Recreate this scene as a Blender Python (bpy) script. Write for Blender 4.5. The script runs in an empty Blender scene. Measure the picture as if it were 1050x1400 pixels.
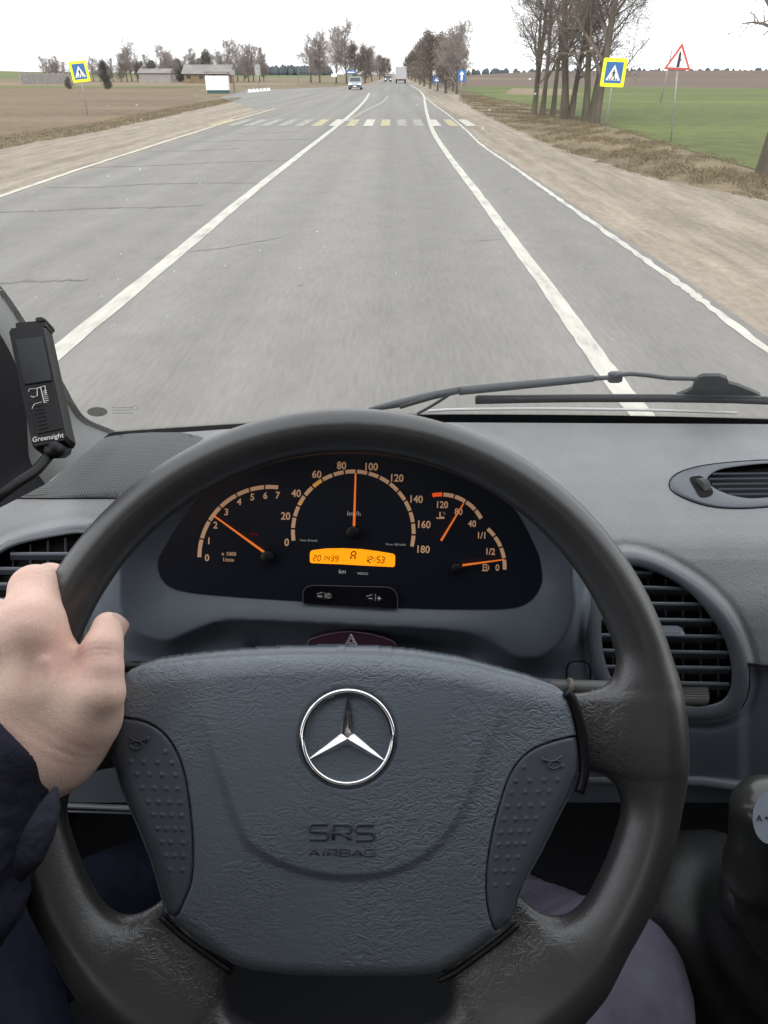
import bpy, math, random
import numpy as np
from mathutils import Vector, Matrix
from math import radians as R, sin, cos, pi
random.seed(7); rng = np.random.default_rng(7)
SC = bpy.context.scene
COL = SC.collection
# ------------------------------------------------------------------ camera
F = 1011.0; CH = 1.80
PITCH = math.atan(599/F); YAW = math.atan(15/F*cos(PITCH))
cam_d = bpy.data.cameras.new('camera'); cam = bpy.data.objects.new('camera', cam_d); COL.objects.link(cam)
cam_d.sensor_fit = 'VERTICAL'; cam_d.sensor_height = 36.0; cam_d.sensor_width = 27.0
cam_d.lens = 36.0*F/1400.0; cam_d.clip_start = 0.02; cam_d.clip_end = 9000
cam.location = (0, 0, CH); cam.rotation_euler = (pi/2-PITCH, 0, YAW)
SC.camera = cam
# ------------------------------------------------------------------ world and sun (overcast day)
W = bpy.data.worlds.new('World'); SC.world = W; W.use_nodes = True
wn = W.node_tree; wn.nodes.clear()
sky = wn.nodes.new('ShaderNodeTexSky'); sky.sky_type = 'NISHITA'; sky.sun_disc = False
sky.sun_elevation = R(38); sky.sun_rotation = R(200); sky.dust_density = 4.0; sky.air_density = 1.0
bg = wn.nodes.new('ShaderNodeBackground'); bg.inputs[1].default_value = 0.1
bg2 = wn.nodes.new('ShaderNodeBackground'); bg2.inputs[1].default_value = 1.22
tc = wn.nodes.new('ShaderNodeTexCoord'); nz = wn.nodes.new('ShaderNodeTexNoise')
nz.inputs['Scale'].default_value = 1.6; nz.inputs['Detail'].default_value = 5
cr = wn.nodes.new('ShaderNodeValToRGB')
cr.color_ramp.elements[0].position = .3; cr.color_ramp.elements[0].color = (.86, .88, .92, 1)
cr.color_ramp.elements[1].position = .7; cr.color_ramp.elements[1].color = (1, 1, 1, 1)
mx = wn.nodes.new('ShaderNodeMixShader'); mx.inputs[0].default_value = .88
wo = wn.nodes.new('ShaderNodeOutputWorld')
wn.links.new(tc.outputs['Generated'], nz.inputs['Vector']); wn.links.new(nz.outputs['Fac'], cr.inputs['Fac'])
wn.links.new(cr.outputs['Color'], bg2.inputs[0]); wn.links.new(sky.outputs[0], bg.inputs[0])
wn.links.new(bg.outputs[0], mx.inputs[1]); wn.links.new(bg2.outputs[0], mx.inputs[2]); wn.links.new(mx.outputs[0], wo.inputs[0])
sd = bpy.data.lights.new('sun', 'SUN'); sd.energy = 0.9; sd.angle = R(20); sd.color = (1, .96, .9)
sun = bpy.data.objects.new('sun', sd); COL.objects.link(sun); sun.rotation_euler = (R(52), 0, R(-20))
SC.view_settings.view_transform = 'Standard'; SC.view_settings.look = 'None'
SC.view_settings.exposure = 0.9; SC.view_settings.gamma = 1.0
SC.cycles.max_bounces = 8; SC.cycles.transparent_max_bounces = 24
# ------------------------------------------------------------------ camera calibration helpers (points on real surfaces)
C0 = Vector((0, 0, CH))
fw = Vector((-sin(YAW)*cos(PITCH), cos(YAW)*cos(PITCH), -sin(PITCH)))
rt = Vector((cos(YAW), sin(YAW), 0)); up = rt.cross(fw)
def ray(px, py): return rt*((px-525)/F)+up*((700-py)/F)+fw
def D(px, py, d): return C0+ray(px, py)*d
def AY(px, py, y): r = ray(px, py); return C0+r*(y/r.y)
def G(px, py, z=0.0):
    r = ray(px, py); return C0+r*((z-CH)/r.z)
class Plane:
    def __init__(s, p0, n): s.p = Vector(p0); s.n = Vector(n).normalized()
    def __call__(s, px, py, off=0.0):
        r = ray(px, py); t = ((s.p+s.n*off)-C0).dot(s.n)/r.dot(s.n); return C0+r*t
# ------------------------------------------------------------------ object helpers
def tag(o, label=None, cat=None, group=None, kind=None):
    if label: o['label'] = label
    if cat: o['category'] = cat
    if group: o['group'] = group
    if kind: o['kind'] = kind
    return o
def thing(name, label, cat, loc=(0, 0, 0), group=None, rz=0):
    o = bpy.data.objects.new(name, None); COL.objects.link(o); o.location = loc; o.rotation_euler = (0, 0, rz)
    o.empty_display_size = .1
    return tag(o, label, cat, group)
def mesh(name, v, f, mat, parent=None, smooth=True, local=False, auto=None):
    me = bpy.data.meshes.new(name); me.from_pydata([tuple(p) for p in v], [], [tuple(int(i) for i in q) for q in f])
    mats = mat if isinstance(mat, (list, tuple)) else [mat]
    for m in mats: me.materials.append(m)
    if smooth: me.polygons.foreach_set('use_smooth', [True]*len(me.polygons))
    if auto: 
        me.update()
        try: me.set_sharp_from_angle(angle=R(auto))
        except Exception: pass
    me.update()
    o = bpy.data.objects.new(name, me); COL.objects.link(o)
    if parent is not None:
        o.parent = parent
        if not local and parent.type == 'EMPTY':
            o.matrix_parent_inverse = (Matrix.Translation(parent.location) @ parent.rotation_euler.to_matrix().to_4x4()).inverted()
    return o
class MB:
    def __init__(s): s.v = []; s.f = []
    def add(s, v, f):
        b = len(s.v); s.v += [Vector(p) for p in v]; s.f += [tuple(int(i)+b for i in q) for q in f]; return s
    def box(s, c, sx, sy, sz, M=None, bev=0.0):
        c = Vector(c); hx, hy, hz = sx/2, sy/2, sz/2
        if bev <= 0:
            v = [(-hx, -hy, -hz), (hx, -hy, -hz), (hx, hy, -hz), (-hx, hy, -hz), (-hx, -hy, hz), (hx, -hy, hz), (hx, hy, hz), (-hx, hy, hz)]
            f = [(0, 3, 2, 1), (4, 5, 6, 7), (0, 1, 5, 4), (1, 2, 6, 5), (2, 3, 7, 6), (3, 0, 4, 7)]
        else:
            b = bev; v = []; rings = []
            def rr(x, y, z): return [(-x+b, -y, z), (x-b, -y, z), (x, -y+b, z), (x, y-b, z), (x-b, y, z), (-x+b, y, z), (-x, y-b, z), (-x, -y+b, z)]
            for (x, y, z) in ((hx-b, hy-b, -hz), (hx, hy, -hz+b), (hx, hy, hz-b), (hx-b, hy-b, hz)): v += rr(x, y, z)
            f = [tuple(range(7, -1, -1)), tuple(range(24, 32))]
            for k in range(3):
                for i in range(8): f.append((k*8+i, k*8+(i+1) % 8, k*8+8+(i+1) % 8, k*8+8+i))
        v = [Vector(p) for p in v]
        if M is not None: v = [M @ p for p in v]
        s.add([p+c for p in v], f); return s
    def tube(s, pts, rad, n=8, cap=True, flat=None):
        pts = [Vector(p) for p in pts]
        if not isinstance(rad, (list, tuple)): rad = [rad]*len(pts)
        b = len(s.v); ref = None
        for i, p in enumerate(pts):
            t = (pts[min(i+1, len(pts)-1)]-pts[max(i-1, 0)])
            if t.length < 1e-9: t = Vector((0, 0, 1))
            t.normalize()
            if ref is None:
                ref = Vector((0, 0, 1)) if abs(t.z) < .9 else Vector((1, 0, 0))
            x = t.cross(ref)
            if x.length < 1e-6: x = t.orthogonal()
            x.normalize(); y = x.cross(t); ref = y
            fl = flat or (1, 1)
            for k in range(n):
                a = 2*pi*k/n; s.v.append(p+x*cos(a)*rad[i]*fl[0]+y*sin(a)*rad[i]*fl[1])
        for i in range(len(pts)-1):
            for k in range(n):
                s.f.append((b+i*n+k, b+i*n+(k+1) % n, b+(i+1)*n+(k+1) % n, b+(i+1)*n+k))
        if cap:
            s.f.append(tuple(b+k for k in range(n-1, -1, -1))); s.f.append(tuple(b+(len(pts)-1)*n+k for k in range(n)))
        return s
    def prism(s, poly, off):
        n = len(poly); b = len(s.v); s.v += [Vector(p) for p in poly]+[Vector(p)+Vector(off) for p in poly]
        s.f.append(tuple(b+i for i in range(n))); s.f.append(tuple(b+n+i for i in range(n-1, -1, -1)))
        for i in range(n): s.f.append((b+i, b+n+i, b+n+(i+1) % n, b+(i+1) % n))
        return s
    def obj(s, name, mat, parent=None, smooth=False, local=False, auto=None): return mesh(name, s.v, s.f, mat, parent, smooth, local, auto)
def spline(P, n, closed=False):
    P = [np.array(p, float) for p in P]; m = len(P); out = []
    segs = m if closed else m-1
    for i in range(segs):
        p0 = P[(i-1) % m] if (closed or i > 0) else 2*P[0]-P[1]
        p1 = P[i]; p2 = P[(i+1) % m]; p3 = P[(i+2) % m] if (closed or i+2 < m) else 2*P[-1]-P[-2]
        for k in range(n):
            t = k/n; out.append(.5*((2*p1)+(-p0+p2)*t+(2*p0-5*p1+4*p2-p3)*t*t+(-p0+3*p1-3*p2+p3)*t**3))
    if not closed: out.append(P[-1])
    return out
def grid_faces(nr, nc):
    i, j = np.meshgrid(np.arange(nr-1), np.arange(nc-1), indexing='ij'); a = (i*nc+j).ravel()
    return np.stack([a, a+1, a+nc+1, a+nc], 1)
def polysdf(poly, X, Y):                                             # negative inside
    poly = np.array(poly, float); n = len(poly); d = np.full(X.shape, 1e18); ins = np.zeros(X.shape, bool)
    for i in range(n):
        ax, ay = poly[i]; bx, by = poly[(i+1) % n]; ex, ey = bx-ax, by-ay; wx, wy = X-ax, Y-ay
        L = ex*ex+ey*ey
        if L < 1e-18: continue
        t = np.clip((wx*ex+wy*ey)/L, 0, 1); d = np.minimum(d, (wx-ex*t)**2+(wy-ey*t)**2)
        c = ((ay <= Y) & (by > Y)) | ((by <= Y) & (ay > Y))
        if abs(ey) > 1e-12: ins ^= c & (X < ax+(Y-ay)/ey*ex)
    d = np.sqrt(d); return np.where(ins, -d, d)
def sstep(a, b, x): t = np.clip((x-a)/(b-a), 0, 1); return t*t*(3-2*t)
def smin(a, b, k):
    h = np.clip(.5+.5*(b-a)/k, 0, 1); return b*(1-h)+a*h-k*h*(1-h)
def cone(X, Y, Z, a, b, ra, rb):                                     # round cone, approximate
    a = np.array(a, float); b = np.array(b, float); e = b-a; L = max(e@e, 1e-12)
    t = np.clip(((X-a[0])*e[0]+(Y-a[1])*e[1]+(Z-a[2])*e[2])/L, 0, 1)
    return np.sqrt((X-a[0]-e[0]*t)**2+(Y-a[1]-e[1]*t)**2+(Z-a[2]-e[2]*t)**2)-(ra+(rb-ra)*t)
def nets(fn, lo, hi, h, smooth=True):
    lo = np.array(lo, float); hi = np.array(hi, float); n = np.ceil((hi-lo)/h).astype(int)+1
    ax = [lo[i]+h*np.arange(n[i]) for i in range(3)]
    X, Y, Z = np.meshgrid(*ax, indexing='ij'); S = fn(X, Y, Z)
    ins = S < 0; nc = n-1
    cnt = np.zeros(nc, int); acc = np.zeros((*nc, 3))
    offs = [(a, b, c) for a in (0, 1) for b in (0, 1) for c in (0, 1)]
    def sub(A, o): return A[o[0]:o[0]+nc[0], o[1]:o[1]+nc[1], o[2]:o[2]+nc[2]]
    for o in offs:
        for k in range(3):
            if o[k] == 0:
                q = list(o); q[k] = 1
                a = sub(S, o); b = sub(S, q); m = (a < 0) != (b < 0)
                t = np.where(m, a/np.where(m, a-b, 1), 0)
                cnt += m
                for j in range(3): acc[..., j] += np.where(m, o[j]+(t if j == k else 0), 0)
    act = cnt > 0; idx = -np.ones(nc, int); idx[act] = np.arange(act.sum())
    I = np.argwhere(act); V = lo+h*(I+acc[act]/cnt[act][:, None])
    faces = []
    for k in range(3):
        i, j = [(1, 2), (2, 0), (0, 1)][k]
        sl0 = [slice(None)]*3; sl1 = [slice(None)]*3; sl0[k] = slice(0, -1); sl1[k] = slice(1, None)
        m = ins[tuple(sl0)] != ins[tuple(sl1)]; E = np.argwhere(m)
        E = E[(E[:, i] > 0) & (E[:, j] > 0) & (E[:, i] < nc[i]) & (E[:, j] < nc[j])]
        fl = ins[tuple(E.T)]
        def g(di, dj):
            q = E.copy(); q[:, i] -= di; q[:, j] -= dj; return idx[tuple(q.T)]
        a, b, c, d = g(1, 1), g(0, 1), g(0, 0), g(1, 0)
        q = np.stack([a, b, c, d], 1); q[~fl] = q[~fl][:, ::-1]; faces.append(q)
    if smooth:
        e = h*.4
        for _ in range(2):
            p = [V[:, 0], V[:, 1], V[:, 2]]; f0 = fn(*p); g = []
            for k in range(3):
                q = [a.copy() for a in p]; q[k] = q[k]+e; q2 = [a.copy() for a in p]; q2[k] = q2[k]-e; g.append((fn(*q)-fn(*q2))/(2*e))
            g = np.stack(g, 1); n2 = np.maximum((g**2).sum(1), .3); st = -(f0/n2)[:, None]*g; L = np.linalg.norm(st, axis=1); st *= np.minimum(1, h*.5/np.maximum(L, 1e-9))[:, None]; V = V+st
    return V, np.concatenate(faces)
# ------------------------------------------------------------------ materials
def mat(name, col, rough=.5, spec=.5, metal=0, var=.0, vs=8, bump=None, emit=None, coat=0, stretch=None, sss=0):
    m = bpy.data.materials.new(name); m.use_nodes = True; nt = m.node_tree; b = nt.nodes['Principled BSDF']
    b.inputs['Base Color'].default_value = (*col, 1); b.inputs['Roughness'].default_value = rough
    b.inputs['Specular IOR Level'].default_value = spec; b.inputs['Metallic'].default_value = metal
    if coat: b.inputs['Coat Weight'].default_value = coat
    if sss:
        b.inputs['Subsurface Weight'].default_value = sss; b.inputs['Subsurface Radius'].default_value = (.009, .004, .002); b.inputs['Subsurface Scale'].default_value = 1
    if emit: b.inputs['Emission Color'].default_value = (*emit[0], 1); b.inputs['Emission Strength'].default_value = emit[1]
    tcn = nt.nodes.new('ShaderNodeTexCoord'); mp = nt.nodes.new('ShaderNodeMapping'); nt.links.new(tcn.outputs['Object'], mp.inputs[0])
    if stretch: mp.inputs['Scale'].default_value = stretch
    m['mp'] = mp.name
    if var:
        n = nt.nodes.new('ShaderNodeTexNoise'); n.inputs['Scale'].default_value = vs; n.inputs['Detail'].default_value = 6
        r = nt.nodes.new('ShaderNodeValToRGB'); r.color_ramp.elements[0].position = .3; r.color_ramp.elements[1].position = .72
        r.color_ramp.elements[0].color = (*[c*(1-var) for c in col], 1); r.color_ramp.elements[1].color = (*[min(1, c*(1+var)) for c in col], 1)
        nt.links.new(mp.outputs[0], n.inputs['Vector']); nt.links.new(n.outputs['Fac'], r.inputs[0]); nt.links.new(r.outputs[0], b.inputs['Base Color'])
    if bump:
        kind, sc, strg, dist = bump
        bp = nt.nodes.new('ShaderNodeBump'); bp.inputs['Strength'].default_value = strg; bp.inputs['Distance'].default_value = dist
        if kind == 'noise':
            n2 = nt.nodes.new('ShaderNodeTexNoise'); n2.inputs['Scale'].default_value = sc; n2.inputs['Detail'].default_value = 4
            nt.links.new(mp.outputs[0], n2.inputs['Vector']); h = n2.outputs['Fac']
        elif kind == 'leather':
            n2 = nt.nodes.new('ShaderNodeTexNoise'); n2.inputs['Scale'].default_value = sc*.35; n2.inputs['Detail'].default_value = 3
            ml = nt.nodes.new('ShaderNodeVectorMath'); ml.operation = 'SCALE'; ml.inputs['Scale'].default_value = 1.5/sc*1.6
            ad = nt.nodes.new('ShaderNodeVectorMath'); ad.operation = 'ADD'
            nt.links.new(mp.outputs[0], n2.inputs['Vector']); nt.links.new(n2.outputs['Color'], ml.inputs[0]); nt.links.new(mp.outputs[0], ad.inputs[0]); nt.links.new(ml.outputs[0], ad.inputs[1])
            vo = nt.nodes.new('ShaderNodeTexVoronoi'); vo.feature = 'DISTANCE_TO_EDGE'; vo.inputs['Scale'].default_value = sc
            nt.links.new(ad.outputs[0], vo.inputs['Vector'])
            rr = nt.nodes.new('ShaderNodeMapRange'); rr.inputs['From Max'].default_value = .22; rr.interpolation_type = 'SMOOTHSTEP'
            nt.links.new(vo.outputs['Distance'], rr.inputs['Value'])
            n3 = nt.nodes.new('ShaderNodeTexNoise'); n3.inputs['Scale'].default_value = sc*.5; n3.inputs['Detail'].default_value = 5
            nt.links.new(ad.outputs[0], n3.inputs['Vector'])
            a2 = nt.nodes.new('ShaderNodeMath'); a2.operation = 'MULTIPLY_ADD'; a2.inputs[1].default_value = .55
            nt.links.new(rr.outputs[0], a2.inputs[0]); nt.links.new(n3.outputs['Fac'], a2.inputs[2]); h = a2.outputs[0]
        elif kind == 'wrinkle':
            w = nt.nodes.new('ShaderNodeTexNoise'); w.inputs['Scale'].default_value = sc; w.inputs['Detail'].default_value = 2.5; w.inputs['Distortion'].default_value = 1.2
            nt.links.new(mp.outputs[0], w.inputs['Vector']); 
            aa = nt.nodes.new('ShaderNodeMath'); aa.operation = 'SUBTRACT'; aa.inputs[1].default_value = .5; nt.links.new(w.outputs['Fac'], aa.inputs[0])
            ab = nt.nodes.new('ShaderNodeMath'); ab.operation = 'ABSOLUTE'; nt.links.new(aa.outputs[0], ab.inputs[0])
            rr = nt.nodes.new('ShaderNodeMapRange'); rr.inputs['From Max'].default_value = .09; rr.interpolation_type = 'SMOOTHSTEP'; nt.links.new(ab.outputs[0], rr.inputs['Value'])
            n3 = nt.nodes.new('ShaderNodeTexNoise'); n3.inputs['Scale'].default_value = sc*2.2; n3.inputs['Detail'].default_value = 3; nt.links.new(mp.outputs[0], n3.inputs['Vector'])
            a2 = nt.nodes.new('ShaderNodeMath'); a2.operation = 'MULTIPLY_ADD'; a2.inputs[1].default_value = .8; nt.links.new(rr.outputs[0], a2.inputs[0]); nt.links.new(n3.outputs['Fac'], a2.inputs[2]); h = a2.outputs[0]
        elif kind == 'dots':
            vo = nt.nodes.new('ShaderNodeTexVoronoi'); vo.inputs['Scale'].default_value = sc; vo.inputs['Randomness'].default_value = 0
            nt.links.new(mp.outputs[0], vo.inputs['Vector'])
            rr = nt.nodes.new('ShaderNodeMapRange'); rr.inputs['From Min'].default_value = .2; rr.inputs['From Max'].default_value = .45; nt.links.new(vo.outputs['Distance'], rr.inputs['Value']); h = rr.outputs[0]
            mm = nt.nodes.new('ShaderNodeMix'); mm.data_type = 'RGBA'; mm.inputs['A'].default_value = (*[c*.35 for c in col], 1); mm.inputs['B'].default_value = (*col, 1)
            nt.links.new(rr.outputs[0], mm.inputs['Factor']); nt.links.new(mm.outputs['Result'], b.inputs['Base Color'])
        nt.links.new(h, bp.inputs['Height']); nt.links.new(bp.outputs[0], b.inputs['Normal'])
    return m
M = {}
M['dash'] = mat('dash_grain', (.218, .223, .228), .50, .5, var=.07, vs=18, bump=('leather', 330, .42, .0012))
M['panel'] = mat('smooth_panel', (.100, .116, .140), .50, .45, var=.06, vs=20, bump=('noise', 900, .12, .0004))
M['vent'] = mat('vent_plastic', (.094, .104, .120), .42, .5)
M['slat'] = mat('vent_slat', (.105, .118, .140), .4, .5)
M['black'] = mat('black_plastic', (.006, .006, .0075), .42, .3)
M['void'] = mat('dark_recess', (.006, .006, .008), .8, .2)  # near-black; footwell and inner pillar carry their shade in this colour
M['lens'] = mat('cluster_face', (.010, .012, .019), .28, .35)
M['pod'] = mat('gloss_pod', (.006, .006, .009), .15, .5)
M['rim'] = mat('rim_leather', (.034, .034, .035), .40, .8, var=.15, vs=14, bump=('wrinkle', 150, .22, .0012))
def _rim_mask(m):
    nt = m.node_tree; t = nt.nodes.new('ShaderNodeTexCoord'); mu = nt.nodes.new('ShaderNodeVectorMath'); mu.operation = 'MULTIPLY'; mu.inputs[1].default_value = (1, 1, 0)
    ln = nt.nodes.new('ShaderNodeVectorMath'); ln.operation = 'LENGTH'; mr = nt.nodes.new('ShaderNodeMapRange'); mr.interpolation_type = 'SMOOTHSTEP'
    mr.inputs['From Min'].default_value = .150; mr.inputs['From Max'].default_value = .188; mr.inputs['To Min'].default_value = .34; mr.inputs['To Max'].default_value = .035
    nt.links.new(t.outputs['Object'], mu.inputs[0]); nt.links.new(mu.outputs[0], ln.inputs[0]); nt.links.new(ln.outputs['Value'], mr.inputs['Value'])
    nt.links.new(mr.outputs[0], [n for n in nt.nodes if n.type == 'BUMP'][0].inputs['Strength'])
    b = nt.nodes['Principled BSDF']; b.inputs['Coat Weight'].default_value = .28; b.inputs['Coat Roughness'].default_value = .34
_rim_mask(M['rim'])
M['pad'] = mat('pad_leather', (.132, .155, .180), .42, .5, var=.08, vs=12, bump=('wrinkle', 112, .36, .0013), stretch=(1, 1.7, 1))
_nt = M['pad'].node_tree; _n = _nt.nodes.new('ShaderNodeTexNoise'); _n.inputs['Scale'].default_value = 14; _n.inputs['Detail'].default_value = 2; _m = _nt.nodes.new('ShaderNodeMapRange'); _m.inputs['From Min'].default_value = .35; _m.inputs['From Max'].default_value = .65; _m.inputs['To Min'].default_value = .12; _m.inputs['To Max'].default_value = .46
_t = _nt.nodes.new('ShaderNodeTexCoord'); _nt.links.new(_t.outputs['Object'], _n.inputs['Vector']); _nt.links.new(_n.outputs['Fac'], _m.inputs['Value']); _nt.links.new(_m.outputs[0], [n for n in _nt.nodes if n.type == 'BUMP'][0].inputs['Strength'])
M['emboss'] = mat('emboss_shading', (.062, .075, .090), .45, .5)  # darker than the pad, relief shading put into the colour
M['button'] = mat('horn_button', (.084, .095, .114), .42, .45, bump=('noise', 1500, .12, .0003))
M['chrome'] = mat('chrome', (.82, .82, .84), .09, .5, metal=1)
M['wear'] = mat('worn_edge', (.10, .085, .07), .5, .4)
M['skin'] = mat('skin', (.70, .47, .385), .50, .35, var=.0, vs=40, bump=('leather', 520, .20, .0010), sss=.06)
_nt = M['skin'].node_tree; _n = _nt.nodes.new('ShaderNodeTexNoise'); _n.inputs['Scale'].default_value = 34; _n.inputs['Detail'].default_value = 5
_r = _nt.nodes.new('ShaderNodeValToRGB'); _r.color_ramp.elements[0].position = .36; _r.color_ramp.elements[0].color = (.80, .58, .47, 1); _r.color_ramp.elements[1].position = .66; _r.color_ramp.elements[1].color = (.79, .51, .425, 1)
_n2 = _nt.nodes.new('ShaderNodeTexNoise'); _n2.inputs['Scale'].default_value = 420; _n2.inputs['Detail'].default_value = 3
_m = _nt.nodes.new('ShaderNodeMapRange'); _m.inputs['To Min'].default_value = .86; _m.inputs['To Max'].default_value = 1.1; _v = _nt.nodes.new('ShaderNodeVectorMath'); _v.operation = 'SCALE'
_nt.links.new(_nt.nodes[M['skin']['mp']].outputs[0], _n.inputs['Vector']); _nt.links.new(_nt.nodes[M['skin']['mp']].outputs[0], _n2.inputs['Vector']); _nt.links.new(_n.outputs['Fac'], _r.inputs[0]); _nt.links.new(_n2.outputs['Fac'], _m.inputs['Value'])
_nt.links.new(_r.outputs[0], _v.inputs[0]); _nt.links.new(_m.outputs[0], _v.inputs['Scale']); _nt.links.new(_v.outputs[0], _nt.nodes['Principled BSDF'].inputs['Base Color'])
M['nail'] = mat('nail', (.66, .44, .38), .3, .5)
M['jacket'] = mat('jacket_cloth', (.014, .015, .026), .8, .25, var=.5, vs=45, bump=('noise', 160, .5, .003))
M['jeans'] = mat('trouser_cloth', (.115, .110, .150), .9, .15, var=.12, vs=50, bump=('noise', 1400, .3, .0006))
M['jeans_shade'] = mat('shaded_trousers', (.012, .014, .027), .9, .15, var=.2, vs=50, bump=('noise', 1400, .3, .0006))  # left leg: same trousers, with the shade put into the colour
M['tan'] = mat('dial_print', (.50, .31, .19), .6, .2, emit=((.9, .5, .28), .10))
M['amber_seg'] = mat('dial_print_amber', (.60, .30, .08), .6, .2, emit=((1, .5, .1), .12))
M['needle'] = mat('needle', (.72, .16, .03), .5, .3, emit=((1, .22, .03), .22))
M['red_seg'] = mat('red_zone', (.75, .08, .02), .5, .3, emit=((1, .1, .02), .25))
M['white'] = mat('white_print', (.62, .62, .62), .6, .2)
M['lcd'] = mat('lcd_amber', (.5, .2, .01), .4, .3, emit=((1.0, .285, .002), .62))
M['lcd_ink'] = mat('lcd_ink', (.14, .045, .004), .5, .2)
M['hazard'] = mat('hazard_plum', (.045, .018, .032), .3, .5)
M['haz_edge'] = mat('hazard_edge', (.12, .09, .10), .35, .5)
M['grille'] = mat('speaker_mesh', (.125, .13, .133), .65, .3, bump=('dots', 290, .5, .0008), stretch=(1, 1, 0))
M['stalk'] = mat('stalk', (.085, .085, .085), .45, .4)
M['badge'] = mat('knob_badge', (.22, .25, .30), .35, .5)
M['knob'] = mat('knob_gloss', (.030, .032, .028), .28, .5, coat=.3)
M['headlin'] = mat('headliner', (.40, .40, .39), .9, .1)
M['cabin'] = mat('cabin_trim', (.03, .032, .036), .7, .3)
M['wiper'] = mat('wiper_paint', (.055, .062, .068), .5, .4, var=.15, vs=40)
M['rubber'] = mat('wiper_rubber', (.018, .019, .021), .6, .3)
M['highlight_line'] = mat('edge_highlight', (.75, .75, .74), .4, .5)
# glass with fine dust
def glass_mat():
    m = bpy.data.materials.new('windscreen_glass'); m.use_nodes = True; nt = m.node_tree; nt.nodes.clear()
    out = nt.nodes.new('ShaderNodeOutputMaterial'); tr = nt.nodes.new('ShaderNodeBsdfTransparent'); gl = nt.nodes.new('ShaderNodeBsdfGlossy')
    tr.inputs[0].default_value = (.96, .97, .965, 1); gl.inputs['Roughness'].default_value = .02
    m1 = nt.nodes.new('ShaderNodeMixShader'); m1.inputs[0].default_value = .02
    df = nt.nodes.new('ShaderNodeBsdfTranslucent'); df.inputs[0].default_value = (.8, .8, .8, 1)
    t = nt.nodes.new('ShaderNodeTexCoord'); v = nt.nodes.new('ShaderNodeTexVoronoi'); v.inputs['Scale'].default_value = 72
    nn = nt.nodes.new('ShaderNodeTexNoise'); nn.inputs['Scale'].default_value = 5; nn.inputs['Detail'].default_value = 3
    nt.links.new(t.outputs['Object'], v.inputs['Vector']); nt.links.new(t.outputs['Object'], nn.inputs['Vector'])
    mr = nt.nodes.new('ShaderNodeMapRange'); mr.inputs['From Min'].default_value = .075; mr.inputs['From Max'].default_value = .03; mr.inputs['To Min'].default_value = 0; mr.inputs['To Max'].default_value = .6
    nt.links.new(v.outputs['Distance'], mr.inputs['Value'])
    mr2 = nt.nodes.new('ShaderNodeMapRange'); mr2.inputs['From Min'].default_value = .45; mr2.inputs['From Max'].default_value = .7
    nt.links.new(nn.outputs['Fac'], mr2.inputs['Value'])
    mu = nt.nodes.new('ShaderNodeMath'); mu.operation = 'MULTIPLY'; nt.links.new(mr.outputs[0], mu.inputs[0]); nt.links.new(mr2.outputs[0], mu.inputs[1])
    ad = nt.nodes.new('ShaderNodeMath'); ad.operation = 'ADD'; ad.inputs[1].default_value = .02; nt.links.new(mu.outputs[0], ad.inputs[0])
    m2 = nt.nodes.new('ShaderNodeMixShader')
    nt.links.new(tr.outputs[0], m1.inputs[1]); nt.links.new(gl.outputs[0], m1.inputs[2]); nt.links.new(ad.outputs[0], m2.inputs[0])
    nt.links.new(m1.outputs[0], m2.inputs[1]); nt.links.new(df.outputs[0], m2.inputs[2]); nt.links.new(m2.outputs[0], out.inputs[0])
    return m
M['glass'] = glass_mat()
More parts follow.
